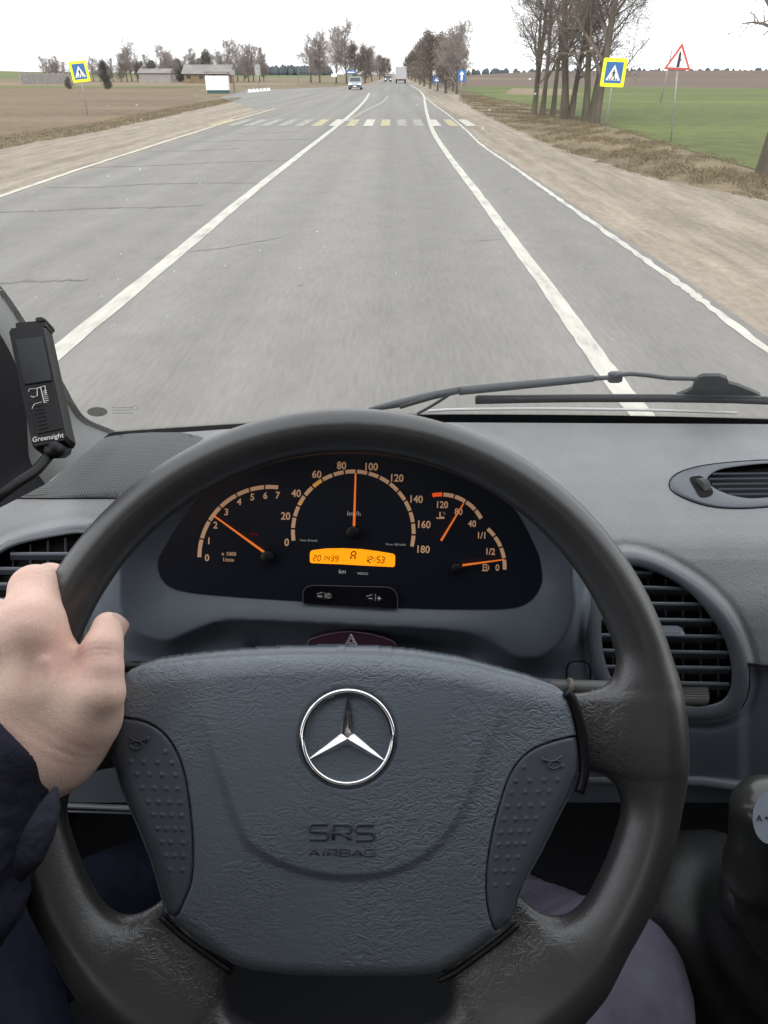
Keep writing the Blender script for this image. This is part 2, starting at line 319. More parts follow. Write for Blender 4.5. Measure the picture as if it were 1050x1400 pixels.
def ground_mat(name, cols, scale, stretch=(1, 1, 1), bump=.3, big=None, dist=.02, fine=None):
    """cols: list of (position, colour) for a noise ramp, plus a second slow noise that shifts brightness"""
    m = bpy.data.materials.new(name); m.use_nodes = True; nt = m.node_tree; b = nt.nodes['Principled BSDF']
    b.inputs['Roughness'].default_value = .9; b.inputs['Specular IOR Level'].default_value = .15
    t = nt.nodes.new('ShaderNodeTexCoord'); mp = nt.nodes.new('ShaderNodeMapping'); mp.inputs['Scale'].default_value = stretch
    nt.links.new(t.outputs['Object'], mp.inputs[0])
    n = nt.nodes.new('ShaderNodeTexNoise'); n.inputs['Scale'].default_value = scale; n.inputs['Detail'].default_value = 9; n.inputs['Roughness'].default_value = .65
    nt.links.new(mp.outputs[0], n.inputs['Vector'])
    r = nt.nodes.new('ShaderNodeValToRGB'); r.color_ramp.elements[0].position = cols[0][0]; r.color_ramp.elements[0].color = (*cols[0][1], 1)
    r.color_ramp.elements[1].position = cols[-1][0]; r.color_ramp.elements[1].color = (*cols[-1][1], 1)
    for p, c in cols[1:-1]: e = r.color_ramp.elements.new(p); e.color = (*c, 1)
    nt.links.new(n.outputs['Fac'], r.inputs[0]); src = r.outputs[0]
    for (sc2, st2, lo, hi) in ([big] if big else [])+([fine] if fine else []):
        mp2 = nt.nodes.new('ShaderNodeMapping'); mp2.inputs['Scale'].default_value = st2; nt.links.new(t.outputs['Object'], mp2.inputs[0])
        n2 = nt.nodes.new('ShaderNodeTexNoise'); n2.inputs['Scale'].default_value = sc2; n2.inputs['Detail'].default_value = 4; nt.links.new(mp2.outputs[0], n2.inputs['Vector'])
        mr = nt.nodes.new('ShaderNodeMapRange'); mr.inputs['From Min'].default_value = .3; mr.inputs['From Max'].default_value = .7; mr.inputs['To Min'].default_value = lo; mr.inputs['To Max'].default_value = hi
        nt.links.new(n2.outputs['Fac'], mr.inputs['Value'])
        hs = nt.nodes.new('ShaderNodeVectorMath'); hs.operation = 'SCALE'; nt.links.new(src, hs.inputs[0]); nt.links.new(mr.outputs[0], hs.inputs['Scale']); src = hs.outputs[0]
    nt.links.new(src, b.inputs['Base Color'])
    bp = nt.nodes.new('ShaderNodeBump'); bp.inputs['Strength'].default_value = bump; bp.inputs['Distance'].default_value = dist
    nt.links.new(n.outputs['Fac'], bp.inputs['Height']); nt.links.new(bp.outputs[0], b.inputs['Normal'])
    return m
M['asphalt'] = ground_mat('asphalt', [(.3, (.163, .158, .146)), (.7, (.206, .199, .185))], 30, (1, .12, 1), .10, (.5, (2.2, .04, 1), .84, 1.13), .003, (2.2, (1, .6, 1), .94, 1.06))
M['crack'] = ground_mat('sealed_crack', [(.35, (.115, .110, .103)), (.65, (.20, .192, .178))], 4, (1, 1, 1), .1)
M['paint'] = ground_mat('road_paint', [(.32, (.28, .272, .25)), (.42, (.39, .38, .34)), (.60, (.48, .47, .42))], 7, (1, .25, 1), .1)
M['paint_y'] = ground_mat('yellow_paint', [(.38, (.20, .19, .16)), (.5, (.37, .34, .21)), (.66, (.45, .41, .26))], 6, (1, 1, 1), .1)
M['paint_worn'] = ground_mat('worn_paint', [(.42, (.19, .185, .17)), (.60, (.36, .35, .32))], 6, (1, 1, 1), .1)
M['sand'] = ground_mat('sand', [(.3, (.180, .150, .114)), (.5, (.242, .205, .160)), (.72, (.305, .264, .212))], 2.6, (1.4, .22, 1), .6, (1.1, (2.2, .03, 1), .74, 1.20), .05, (12, (1, .6, 1), .86, 1.12))
M['verge'] = ground_mat('dry_grass_ground', [(.3, (.095, .075, .040)), (.5, (.150, .118, .070)), (.7, (.215, .170, .110))], 4, (1, .6, 1), .8, (.5, (1, .35, 1), .72, 1.25), .05, (11, (1, 1, 1), .8, 1.2))
M['green'] = ground_mat('winter_crop', [(.3, (.062, .075, .018)), (.5, (.088, .108, .026)), (.72, (.125, .142, .042))], 1.2, (1, 1, 1), .6, (.05, (.5, 1.8, 1), .70, 1.25), .05)
M['plough'] = ground_mat('ploughed_earth', [(.3, (.092, .064, .040)), (.5, (.146, .104, .066)), (.7, (.198, .145, .092))], 2.6, (.6, 1.4, 1), .9, (.10, (.4, 1.8, 1), .80, 1.22), .08)
M['hill_brown'] = ground_mat('far_fallow', [(.3, (.085, .060, .045)), (.7, (.125, .09, .068))], .05, (.4, 2, 1), .3)
M['hill_green'] = ground_mat('far_green', [(.3, (.085, .11, .035)), (.7, (.12, .14, .05))], .05, (.4, 2, 1), .3)
M['reed'] = ground_mat('reeds', [(.3, (.13, .098, .06)), (.7, (.24, .185, .12))], 2, (1, 1, 1), .5)
M['forest'] = mat('far_forest', (.07, .085, .095), .95, .1, var=.3, vs=.02)  # bluish cast puts distance haze into the colour
M['bark'] = mat('bark', (.098, .080, .060), .9, .15, var=.35, vs=5, bump=('noise', 12, .8, .03), stretch=(1, 1, .25))
M['bark2'] = mat('bark_mossy', (.10, .090, .058), .9, .15, var=.35, vs=4, bump=('noise', 12, .8, .03), stretch=(1, 1, .25))
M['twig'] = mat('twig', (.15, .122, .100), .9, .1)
M['twig_far'] = mat('twig_far', (.24, .205, .185), .9, .1)  # paler and greyer than near twigs, haze put into the colour
M['leafb'] = mat('dead_leaf', (.175, .140, .118), .8, .1, var=.35, vs=1.2)  # greyed so that the colour itself carries the distance haze
M['conif'] = mat('dark_bush', (.115, .105, .085), .9, .1, var=.4, vs=1)
M['signy'] = mat('sign_fluorescent', (.70, .80, .02), .5, .3, emit=((.7, .85, 0), .12))
M['signb'] = mat('sign_blue', (.03, .13, .36), .4, .4)
M['signw'] = mat('sign_white', (.75, .76, .76), .5, .3)
M['signr'] = mat('sign_red', (.55, .08, .06), .5, .3)
M['signk'] = mat('sign_black', (.02, .02, .02), .6, .3)
M['galv'] = mat('galvanised', (.30, .30, .29), .6, .4, metal=.3, var=.2, vs=4)
M['concrete'] = mat('concrete', (.27, .255, .24), .9, .2, var=.2, vs=2)
M['woodwall'] = mat('ochre_boards', (.19, .145, .09), .85, .1, var=.2, vs=1)
M['slate'] = mat('slate_roof', (.20, .19, .18), .85, .2, var=.2, vs=.6)
M['glassdark'] = mat('dark_glass', (.02, .025, .03), .1, .6)
M['tyre'] = mat('tyre', (.02, .02, .02), .8, .2)
M['lamp'] = mat('headlamp', (.8, .8, .8), .2, .5, emit=((1, 1, .95), .6))
M['carpaint'] = mat('silver_paint', (.20, .235, .27), .3, .5, metal=.3)
M['cardark'] = mat('dark_paint', (.03, .03, .035), .3, .5)
M['redlamp'] = mat('tail_lamp', (.5, .03, .02), .3, .5)
M['truckw'] = mat('truck_tarp', (.38, .39, .40), .6, .3)
# ================================================================== SETTING
def struct(name, v, f, m, smooth=False): return tag(mesh(name, v, f, m, None, smooth), kind='structure')
# ground: one big sheet
gs = 5000
N = 60; axs = np.sign(np.linspace(-1, 1, N))*np.abs(np.linspace(-1, 1, N))**2.5*gs
GV = [(x, y, -.02) for y in axs+800 for x in axs]
struct('ground', GV, grid_faces(N, N), M['verge'])
def strip(name, A, B, m, z, jit=0.0, n=10, mk=True, seed=1, zs=None):
    """sheet between two world polylines given as lists of (x,y)"""
    rn = random.Random(seed)
    a = spline(A, n); b = spline(B, n); v = []; K = 6
    for p, q in zip(a, b):
        ja = rn.uniform(-jit, jit); jb = rn.uniform(-jit, jit)
        for k in range(K):
            t = k/(K-1); x = p[0]+(q[0]-p[0])*t+(ja if k == 0 else jb if k == K-1 else 0); y = p[1]+(q[1]-p[1])*t
            v.append((x, y, z))
    f = grid_faces(len(a), K)
    if not mk: return v, f
    return struct(name, v, f, m)
def g2(px, py): p = G(px, py); return (p.x, p.y)
# --- road edges (world metres); near part from the photograph, far part straight to the horizon
rightE = [(4.3, -14), (4.3, -4), g2(1050, 462), g2(930, 377), g2(780, 276), g2(715, 232), g2(662, 196), g2(642, 178), g2(615, 156), g2(592, 140), g2(575, 126)]
x_far = 3.6
_a, _b = np.array(rightE[2]), np.array(rightE[3]); _u = (_a-_b)/(_b[1]-_a[1]); rightE[0] = tuple(_a+_u*(_a[1]+14)); rightE[1] = tuple(_a+_u*(_a[1]+2))
rightE = rightE+[(x_far+.2, 150), (x_far, 260), (x_far, 700), (x_far, 2500)]
leftE = [(-7.6, -14), (-7.4, -4), g2(-40, 284), g2(150, 222), g2(300, 173), g2(375, 150.5), g2(430, 137), g2(470, 126)]
leftE = leftE+[(-4.9, 150), (-4.3, 260), (-4.2, 700), (-4.2, 2500)]
def xe(P, y):
    ys = [p[1] for p in P]; return float(np.interp(y, ys, [p[0] for p in P]))
ysmp = [-14, -8, -4, 0, 4, 8, 12, 16, 20, 25, 30, 36, 45, 55, 70, 90, 110, 140, 180, 240, 340, 500, 800, 1400, 2500]
RE = [(xe(rightE, y), y) for y in ysmp]; LE = [(xe(leftE, y), y) for y in ysmp]
strip('road', LE, RE, M['asphalt'], 0.0, .03, 6)
print('edges', [(round(a[0], 1), round(b[0], 1), a[1]) for a, b in zip(LE, RE)])
# shoulders (sand)
vr = [(9.2, -14), (8.4, 0), g2(1120, 290), g2(1050, 272), g2(960, 255), g2(880, 239), g2(790, 212), g2(720, 182), g2(665, 157), g2(630, 138), (7.0, 90), (6.2, 140), (5.2, 260), (4.6, 700), (4.6, 2500)]
vl = [(-12.5, -14), (-12.5, 0), g2(-120, 225), g2(0, 202), g2(120, 182), g2(240, 156), g2(310, 141), g2(345, 128), (-17, 95), (-9, 140), (-5.6, 200), (-5.0, 700), (-5.0, 2500)]
SR = [(xe(sorted(vr, key=lambda p: p[1]), y), y) for y in ysmp]; SL = [(xe(sorted(vl, key=lambda p: p[1]), y), y) for y in ysmp]
print('sh', [(round(a[0], 1), round(b[0], 1), a[1]) for a, b in zip(SL, SR)])
strip('shoulder_right', [(x-.5, y) for x, y in RE], SR, M['sand'], -.004, .16, 8, seed=3)
strip('shoulder_left', SL, [(x+.5, y) for x, y in LE], M['sand'], -.004, .16, 8, seed=4)
# side road apron on the left
sj = [g2(350, 150), g2(300, 133), g2(335, 124), g2(400, 121), g2(450, 119), g2(490, 118), g2(470, 124), g2(430, 136), g2(390, 146)]
struct('side_road', [(x, y, -.001) for x, y in sj], [tuple(range(len(sj)))[::-1]], M['asphalt'])
# fields
gf = [g2(1500, 330), g2(1050, 236), g2(960, 210), g2(880, 186), g2(800, 162), g2(740, 147), g2(680, 136), g2(640, 126), g2(626, 120)]
gfw = gf+[g2(640, 118.3), g2(800, 117.8), g2(1050, 121.0), g2(1600, 124), (200, 60), (200, 3)]
def polysheet(name, P, m, z): return struct(name, [(x, y, z) for x, y in P], [tuple(range(len(P)))], m)
polysheet('green_field', gfw, M['green'], -.008)
polysheet('fallow_field', [(7.5, 96), (420, 60), (900, 340), (20, 340), (8, 200)], M['hill_brown'], -.014)
polysheet('reed_patch', [g2(690, 128), g2(745, 130.5), g2(795, 129), g2(780, 121.5), g2(700, 120.5)], M['reed'], -.004)
pf = [g2(-700, 300), g2(-200, 226), g2(0, 190), g2(150, 168), g2(270, 143), g2(262, 128), g2(285, 117), (-45, 120), (-330, 118), (-330, 3)]
polysheet('ploughed_field', pf, M['plough'], -.012)
def ridge(name, x0, x1, y0, y1, h, m, n=40, seed=0, taper=True, hf=None):
    rn = np.random.default_rng(seed); v = []; ph = rn.uniform(0, 6, 4)
    for j in range(9):
        t = j/8
        for i in range(n+1):
            s = i/n; x = x0+(x1-x0)*s
            e = min(1, s*6, (1-s)*6) if taper else 1
            hh = h*(1+.12*sin(s*9+ph[0])+.07*sin(s*23+ph[1]))*(hf(s) if hf else 1)
            v.append((x, y0+(y1-y0)*t, -.6+hh*sin(min(1, t*1.25)*pi/2)*e))
    return struct(name, v, grid_faces(9, n+1), m, True)
ridge('hill_right', 30, 900, 330, 700, 5.0, M['hill_brown'], seed=2, taper=False, hf=lambda s: min(1, s*9)*(.85+.25*s))
ridge('hill_left', -700, -95, 260, 700, 10.0, M['hill_green'], seed=3, hf=lambda s: 1.15-1.1*s)
ridge('hill_centre', -140, -8, 420, 700, 1.2, M['hill_green'], seed=5)
# reed / dry grass belts
polysheet('dry_grass_belt', [(-300, 150), (-20, 155), (-20, 205), (-300, 205)], M['reed'], -.008)
polysheet('meadow_strip', [(-300, 122), (-32, 124), (-30, 140), (-300, 140)], M['green'], -.008)
# far forest edge
def wood(name, x0, x1, y, h, m, n=220, seed=1, depth=30):
    rn = random.Random(seed); v = []; f = []
    for k in range(n):
        x = rn.uniform(x0, x1); yy = y+rn.uniform(0, depth); hh = h*rn.uniform(.6, 1.15); w = h*.45*rn.uniform(.7, 1.3); b = len(v)
        for j, (t, ww) in enumerate(((0, .8), (.35, 1), (.75, .7), (1, .12))):
            for i in range(6):
                a = i*pi/3+k; v.append((x+cos(a)*w*ww, yy+sin(a)*w*ww, t*hh+rn.uniform(-.08, .08)*h))
        for j in range(3):
            for i in range(6): f.append((b+j*6+i, b+j*6+(i+1) % 6, b+j*6+6+(i+1) % 6, b+j*6+6+i))
        f.append(tuple(b+18+i for i in range(6)))
    return tag(mesh(name, v, f, m, None, False), 'dark far forest edge on the horizon', 'forest', kind='stuff')
tag(wood('forest', -330, -95, 1250, 12, M['forest'], seed=4), 'low bluish forest line on the horizon left of the road')
tag(wood('forest', 60, 900, 1500, 10, M['forest'], seed=6), 'faint dark forest line behind the brown field on the right')
# --- markings
def mark(name, P, w, m, z=.004, n=10, jit=0.0, wfun=None, seed=0):
    rn = random.Random(seed); a = spline(P, n); v = []
    for i, p in enumerate(a):
        t = a[min(i+1, len(a)-1)]-a[max(i-1, 0)]; L = max(1e-6, math.hypot(*t)); nx, ny = t[1]/L, -t[0]/L
        v += [(p[0]-nx*w/2+rn.uniform(-jit, jit), p[1]-ny*w/2, z), (p[0]+nx*w/2+rn.uniform(-jit, jit), p[1]+ny*w/2, z)]
    return struct(name, v, grid_faces(len(a), 2), m)
cl = [g2(-60, 600), g2(80, 480), g2(240, 349), g2(335, 270), g2(400, 219), g2(470, 165)]
mark('centre_line', cl, .17, M['paint'], jit=.006)
mark('centre_line', [g2(470, 165), g2(487, 150), g2(500, 136), g2(505, 127)], .20, M['paint'], .0045)
mark('centre_line', [g2(474, 166), g2(500, 151), g2(522, 140), g2(531, 131)], .22, M['paint_worn'], .005)
mark('lane_line', [g2(940, 640), g2(862, 550), g2(803, 470), g2(747, 391), g2(690, 315), g2(648, 258), g2(610, 208), g2(591, 177), g2(583, 152), g2(580, 133)], .155, M['paint'], jit=.006)
mark('lane_line', [g2(580, 133), g2(574, 124), g2(561, 116)], .2, M['paint'], .0045)
mark('edge_line', [(p[0]-.13, p[1]) for p in rightE[1:11]], .085, M['paint'], jit=.018, n=22, seed=5)
mark('edge_line', [g2(-30, 279), g2(60, 248), g2(150, 218), g2(300, 170.5), g2(375, 148.5)], .13, M['paint'], jit=.012)
# far dashes
for k in range(8):
    y0 = 150+k*16; mark('centre_line', [(-.5, y0), (-.45, y0+6)], .15, M['paint_worn'])
# crosswalk: stripes lie along the road
cy0, cy1 = G(500, 172.5).y, G(500, 163.5).y
xa, xb = G(306, 168).x, G(638, 168).x; ns = 16
for k in range(ns):
    x = xa+(xb-xa)*k/(ns-1); kind = [M['paint_y'], M['paint_worn'], M['paint_worn'], M['paint_worn'], M['paint_worn'], M['paint_worn'], M['paint_y'], M['paint'], M['paint_y'], M['paint'], M['paint_y'], M['paint_worn'], M['paint_worn'], M['paint'], M['paint_y'], M['paint']][k]
    w = .38
    struct('crosswalk_stripe', [(x-w/2, cy0, .008), (x+w/2, cy0, .008), (x+w/2, cy1, .008), (x-w/2, cy1, .008)], [(0, 1, 2, 3)], kind)
# sealed cracks across the left lane
cv = []; cf = []
for (P, w) in (([(-30, 291), (80, 287), (150, 284), (220, 283), (276, 281)], .17), ([(60, 256), (130, 256), (200, 252), (300, 250), (360, 251)], .12), ([(120, 229), (220, 226), (300, 222), (400, 219)], .10), ([(-20, 388), (60, 384), (120, 383)], .09),
               ([(205, 355), (260, 345), (330, 335), (395, 322)], .035), ([(190, 207), (270, 206), (330, 203)], .12), ([(260, 195), (330, 192), (450, 190)], .10), ([(405, 392), (415, 388), (422, 378)], .03), ([(380, 198), (460, 200), (540, 199)], .03), ([(300, 183), (420, 181)], .10), ([(640, 330), (700, 326)], .02)):
    a = spline([g2(*p) for p in P], 12); b = len(cv)
    for i, p in enumerate(a):
        ww = w*(.35+.65*abs(sin(i*.7+w*90)))*min(1, (i+1)/6, (len(a)-i)/6); j = random.uniform(-.04, .04)
        cv += [(p[0], p[1]+j-ww/2, .0035), (p[0], p[1]+j+ww/2, .0035)]
    cf += [tuple(q+b) for q in grid_faces(len(a), 2)]
struct('road_crack', cv, cf, M['crack'])
# grass tufts on the verges: uncountable
def tufts(name, pts, label, m, hmin=.08, hmax=.28):
    v = []; f = []
    for (x, y) in pts:
        for b in range(4):
            a = random.uniform(0, 2*pi); h = random.uniform(hmin, hmax); w = random.uniform(.003, .009); l = random.uniform(.01, .10)
            bx, by = x+random.uniform(-.08, .08), y+random.uniform(-.08, .08); i = len(v)
            v += [(bx-w*sin(a), by+w*cos(a), -.02), (bx+w*sin(a), by-w*cos(a), -.02), (bx+l*cos(a), by+l*sin(a), h)]; f.append((i, i+1, i+2))
    tag(mesh(name, v, f, m, None, False), label, 'grass', kind='stuff')
M['straw'] = mat('straw', (.165, .130, .075), .9, .1, var=.35, vs=3)
M['greent'] = mat('green_blades', (.13, .17, .05), .9, .1, var=.3, vs=2)
pr = []; gfs = sorted(gf, key=lambda p: p[1])
cl_n = lambda x, y: sin(x*2.1+1.3*sin(y*.7))+sin(y*1.3+x*.8)+.8*sin(x*5.3-y*3.1)
while len(pr) < 22000:
    y = 9+random.random()**1.6*75; x0 = xe(sorted(vr, key=lambda p: p[1]), y); x1 = max(x0+.5, xe(gfs, y)+.3)
    x = random.uniform(x0-.15, x1)
    if cl_n(x, y) > random.uniform(-1.2, 1.6): pr.append((x, y))
tufts('verge_grass', pr, 'dry brown grass along the right sandy shoulder', M['straw'], .01, .06)
pl = []; pfs = sorted(pf[:5], key=lambda p: p[1])
while len(pl) < 9000:
    y = 14+random.random()**1.4*60; x1 = xe(sorted(vl, key=lambda p: p[1]), y); x0 = xe(pfs, y)-.8
    pl.append((random.uniform(x0, x1+.15), y))
tufts('verge_grass', pl, 'dry greenish grass between the ploughed field and the left shoulder', M['straw'], .01, .05)

# ================================================================== TREES
def tree_mesh(h, r, seed, levels=4, spread=.55, first=.3, kids=(9, 7, 5, 4), lens=(.42, .5, .5, .5), twist=.12, multi=1, lean=(0, 0), droop=0.0, minr=.004):
    rn = random.Random(seed); T = MB(); Bc = MB()
    def rv(s): return Vector((rn.gauss(0, s), rn.gauss(0, s), rn.gauss(0, s)))
    def grow(p, d, L, r0, lv, mb):
        n = 7 if lv == 0 else 4 if lv < 3 else 3
        pts = [p]; q = p.copy(); dd = d.copy(); rads = [r0]
        for i in range(n):
            upb = .10 if lv else .05
            dd = (dd+rv(twist*(.22 if lv == 0 else 1.0))+Vector((0, 0, upb-droop*(lv >= 2)))).normalized(); q = q+dd*(L/n); pts.append(q.copy())
            rads.append(max(minr*.7, r0*(1-(i+1)/n*(.72 if lv == 0 else .8))))
        mb.tube(pts, rads, 8 if lv == 0 else 5 if lv == 1 else 3, cap=False)
        if lv >= levels: return
        k = kids[min(lv, len(kids)-1)]
        for j in range(k):
            t = first+(1-first)*(j+rn.random())/k if lv == 0 else .2+.8*(j+rn.random())/k
            t = min(t, .999); s = t*n; i = int(s); pp = pts[i].lerp(pts[i+1], s-i); rr = rads[i]*(1-(s-i))+rads[i+1]*(s-i)
            base = (pts[i+1]-pts[i]).normalized(); side = base.orthogonal(); side.rotate(Matrix.Rotation(rn.uniform(0, 2*pi), 3, base))
            sp = spread*rn.uniform(.7, 1.35)*(1.1 if lv else 1)
            nd = (base*cos(sp)+side*sin(sp)).normalized()
            grow(pp, nd, L*lens[min(lv, len(lens)-1)]*rn.uniform(.65, 1.15)*(1-.35*t if lv == 0 else 1), max(minr, rr*.58), lv+1, Bc)
    for m in range(multi):
        a = rn.uniform(0, 6.28)+m*2.4; off = Vector((cos(a), sin(a), 0))*(r*.6 if multi > 1 else 0)
        grow(Vector((0, 0, -.1))+off, Vector((cos(a)*.10*(multi > 1)+lean[0], sin(a)*.10*(multi > 1)+lean[1], 1)).normalized(), h*(1 if m == 0 else .85), r*(1 if m == 0 else .75), 0, T)
    # root flare
    for i, p in enumerate(T.v):
        if p.z < .35 and p.xy.length < 3*r: T.v[i] = Vector((p.x*(1+(.35-p.z)*.9), p.y*(1+(.35-p.z)*.9), p.z))
    return T, Bc
def place_tree(name, label, T, Bc, loc, group, mt='bark', mb='twig', s=1, rz=0, leaves=None, lm='leafb'):
    t = thing(name, label, 'tree', loc, group, rz); t.scale = (s, s, s)
    T.obj('trunk', M[mt], t, True, True); cr = Bc.obj('crown', M[mb], t, False, True)
    if leaves:
        v, f = leaves; lf = mesh('foliage', v, f, M[lm], cr, False, True)
    return t
def leafcloud(Bc, n, size, seed, jitter=.35):
    rn = random.Random(seed); v = []; f = []; src = Bc.v
    for k in range(n):
        p = src[rn.randrange(len(src))]+Vector((rn.gauss(0, jitter), rn.gauss(0, jitter), rn.gauss(0, jitter)))
        a = Vector((rn.gauss(0, 1), rn.gauss(0, 1), rn.gauss(0, 1))).normalized(); b = a.orthogonal().normalized(); s = size*rn.uniform(.5, 1.4); i = len(v)
        v += [p-a*s, p+b*s*.7, p+a*s, p-b*s*.7]; f.append((i, i+1, i+2, i+3))
    return v, f
# the six close roadside trees
GT = 'bare roadside trees on the right verge'
near = [ # px, py, trunk half width m, multi, lean x, label
 (729, 156, .14, 2, -.06, 'leftmost forked bare tree of the close roadside row'),
 (743, 158, .13, 1, .02, 'slim bare tree, second from the left in the close roadside row'),
 (758, 158, .13, 1, .01, 'slim bare tree, third from the left in the close roadside row'),
 (778, 162, .20, 2, .0, 'thick forked bare tree in the middle of the close roadside row'),
 (806, 165, .17, 2, -.02, 'bare tree just left of the right pedestrian sign'),
 (826, 171, .20, 1, .0, 'thick bare tree directly behind the right pedestrian sign')]
for i, (px, py, r, mu, lx, lab) in enumerate(near):
    p = G(px-2, py)
    T, B = tree_mesh(9.5, r*.88, 31+i, 4, .64, .16, (16, 9, 8, 6), (.46 if i == 5 else .34, .5, .5, .5), .12, mu, (lx, -.02), .10, .0045)
    place_tree('bare_tree', lab, T, B, (p.x, p.y+(1.5 if i == 5 else 0), 0), GT, 'bark' if i % 2 else 'bark2')
p = G(1054, 236)
T, B = tree_mesh(9, .25, 77, 4, .75, .20, (12, 7, 6, 4), (.38, .5, .5, .5), .11, 1, (.02, 0), .16, .006)
place_tree('bare_tree', 'closest dark tree trunk cut by the right edge of the view', T, B, (p.x, p.y, 0), GT)
# protos for distant trees
farp = []
for k in range(3):
    T, B = tree_mesh(8.2, .20, 200+k, 4, .66, .14, (17, 9, 7, 6), (.52, .52, .5, .5), .14, 1+(k == 1), (0, 0), .02, .016)
    farp.append((T, B))
browns = []
for k in range(2):
    T, B = tree_mesh(7.4, .22, 300+k, 2, .72, .10, (18, 9), (.56, .45), .12, 1, (0, 0), 0, .03)
    lf = leafcloud(B, 8000, .10, 5+k, .42); browns.append((T, B, lf))
def dup(t, loc, s, rz, label, group):
    r = t.copy(); COL.objects.link(r); r.location = loc; r.scale = (s, s, s*1.0); r.rotation_euler = (0, 0, rz); r['label'] = label; r['group'] = group
    def rec(a, b):
        for ch in list(a.children):
            c = ch.copy(); COL.objects.link(c); c.parent = b; rec(ch, c)
    rec(t, r); return r
protoT = {}
def far_tree(kind, px, D_, s, label, group):
    r = ray(px, 110); x = r.x/r.y*D_; loc = (x, D_, -.02); rz = random.uniform(0, 6)
    if kind not in protoT:
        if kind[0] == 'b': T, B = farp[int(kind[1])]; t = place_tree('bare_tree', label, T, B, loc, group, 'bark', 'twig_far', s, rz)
        elif kind[0] == 'c':
            T, B = farp[2]; T2, B2 = tree_mesh(5.2, .25, 900, 2, .95, .05, (16, 8), (.55, .45), .12, 1, (0, 0), 0, .03); lf = leafcloud(B2, 5000, .16, 99, .4)
            t = place_tree('dark_bushy_tree', label, T2, B2, loc, group, 'bark', 'twig', s, rz, lf, 'conif')
        else: T, B, lf = browns[int(kind[1])]; t = place_tree('brown_leaved_tree', label, T, B, loc, group, 'bark', 'twig', s, rz, lf)
        bpy.context.view_layer.update(); protoT[kind] = t; return t
    return dup(protoT[kind], loc, s, rz, label, group)
GR = 'trees lining the road far ahead on the right'
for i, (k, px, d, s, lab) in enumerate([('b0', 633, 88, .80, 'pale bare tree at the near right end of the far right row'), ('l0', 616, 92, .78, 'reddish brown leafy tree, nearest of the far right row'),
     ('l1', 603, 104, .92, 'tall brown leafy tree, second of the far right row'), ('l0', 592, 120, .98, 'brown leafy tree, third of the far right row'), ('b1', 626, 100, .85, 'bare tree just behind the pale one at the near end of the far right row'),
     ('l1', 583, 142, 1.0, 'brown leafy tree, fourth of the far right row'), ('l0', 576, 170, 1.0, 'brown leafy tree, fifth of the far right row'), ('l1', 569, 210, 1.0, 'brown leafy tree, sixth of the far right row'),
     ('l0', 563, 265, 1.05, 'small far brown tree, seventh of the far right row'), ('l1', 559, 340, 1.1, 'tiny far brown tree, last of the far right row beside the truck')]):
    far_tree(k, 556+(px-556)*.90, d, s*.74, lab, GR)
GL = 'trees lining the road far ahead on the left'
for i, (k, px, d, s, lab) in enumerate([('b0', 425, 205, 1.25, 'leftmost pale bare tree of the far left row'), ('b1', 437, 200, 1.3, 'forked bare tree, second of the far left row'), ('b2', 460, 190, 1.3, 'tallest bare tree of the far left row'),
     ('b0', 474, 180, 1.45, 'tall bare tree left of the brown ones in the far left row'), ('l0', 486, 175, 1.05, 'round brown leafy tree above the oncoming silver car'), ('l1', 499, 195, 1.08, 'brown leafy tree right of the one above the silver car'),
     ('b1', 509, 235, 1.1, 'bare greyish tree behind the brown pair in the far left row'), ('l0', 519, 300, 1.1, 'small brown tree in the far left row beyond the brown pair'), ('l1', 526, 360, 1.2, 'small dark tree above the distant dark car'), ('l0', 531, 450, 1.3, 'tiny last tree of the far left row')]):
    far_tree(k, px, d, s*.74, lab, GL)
GV_ = 'trees around the village on the left horizon'
vil = [(62, 'b0', .75), (78, 'b1', .7), (92, 'b2', .55), (128, 'b0', .7), (146, 'c0', .95), (166, 'l0', .62), (181, 'b1', 1.15), (195, 'l1', .68), (209, 'c0', .9), (222, 'b2', 1.0), (236, 'b0', .8),
       (247, 'c0', 1.0), (268, 'b1', .9), (282, 'c0', 1.35), (313, 'b2', 1.1), (325, 'b0', 1.1), (347, 'b1', 1.0), (355, 'b2', .95), (114, 'l0', .5), (334, 'l1', .75)]
vil += [(70, 'b2', .6), (104, 'b0', .55), (137, 'b1', .62), (155, 'b2', .66), (174, 'b0', .8), (202, 'b2', .8), (229, 'b1', .8), (258, 'b2', .7), (292, 'b0', .8), (304, 'b1', .8), (340, 'b0', .95), (361, 'b1', .75), (188, 'l1', .6), (214, 'l0', .6)]
desc = {'b': 'bare grey tree', 'c': 'dark bushy tree', 'l': 'brown leafy tree'}
vil.sort(key=lambda a: a[0])
words = ['first', 'second', 'third', 'fourth', 'fifth', 'sixth', 'seventh', 'eighth', 'ninth']
cn = {}
for (px, k, s) in vil:
    c = k[0]; cn[c] = cn.get(c, 0)+1
    far_tree(k, px, 222+random.uniform(-12, 25), s*.80, f'{desc[c]} on the left horizon, {words[min(8,cn[c]-1)]} of its kind from the left' if cn[c] < 10 else f'{desc[c]} on the left horizon, {["tenth", "eleventh", "twelfth", "thirteenth", "fourteenth", "fifteenth", "sixteenth", "seventeenth", "eighteenth", "nineteenth", "twentieth", "twenty-first", "twenty-second", "twenty-third", "twenty-fourth", "twenty-fifth", "twenty-sixth", "twenty-seventh", "twenty-eighth", "twenty-ninth", "thirtieth"][cn[c]-10]} of its kind from the left', GV_)
# two dark shrubs behind the left sign
for (px, s, lab) in ((92, .22, 'small dark shrub left of the pedestrian sign on the left'), (146, .24, 'small dark shrub right of the pedestrian sign on the left')):
    t = far_tree('c0', px, 118, s, lab, 'dark shrubs on the edge of the ploughed field'); t.name = 'shrub'; t['category'] = 'shrub'

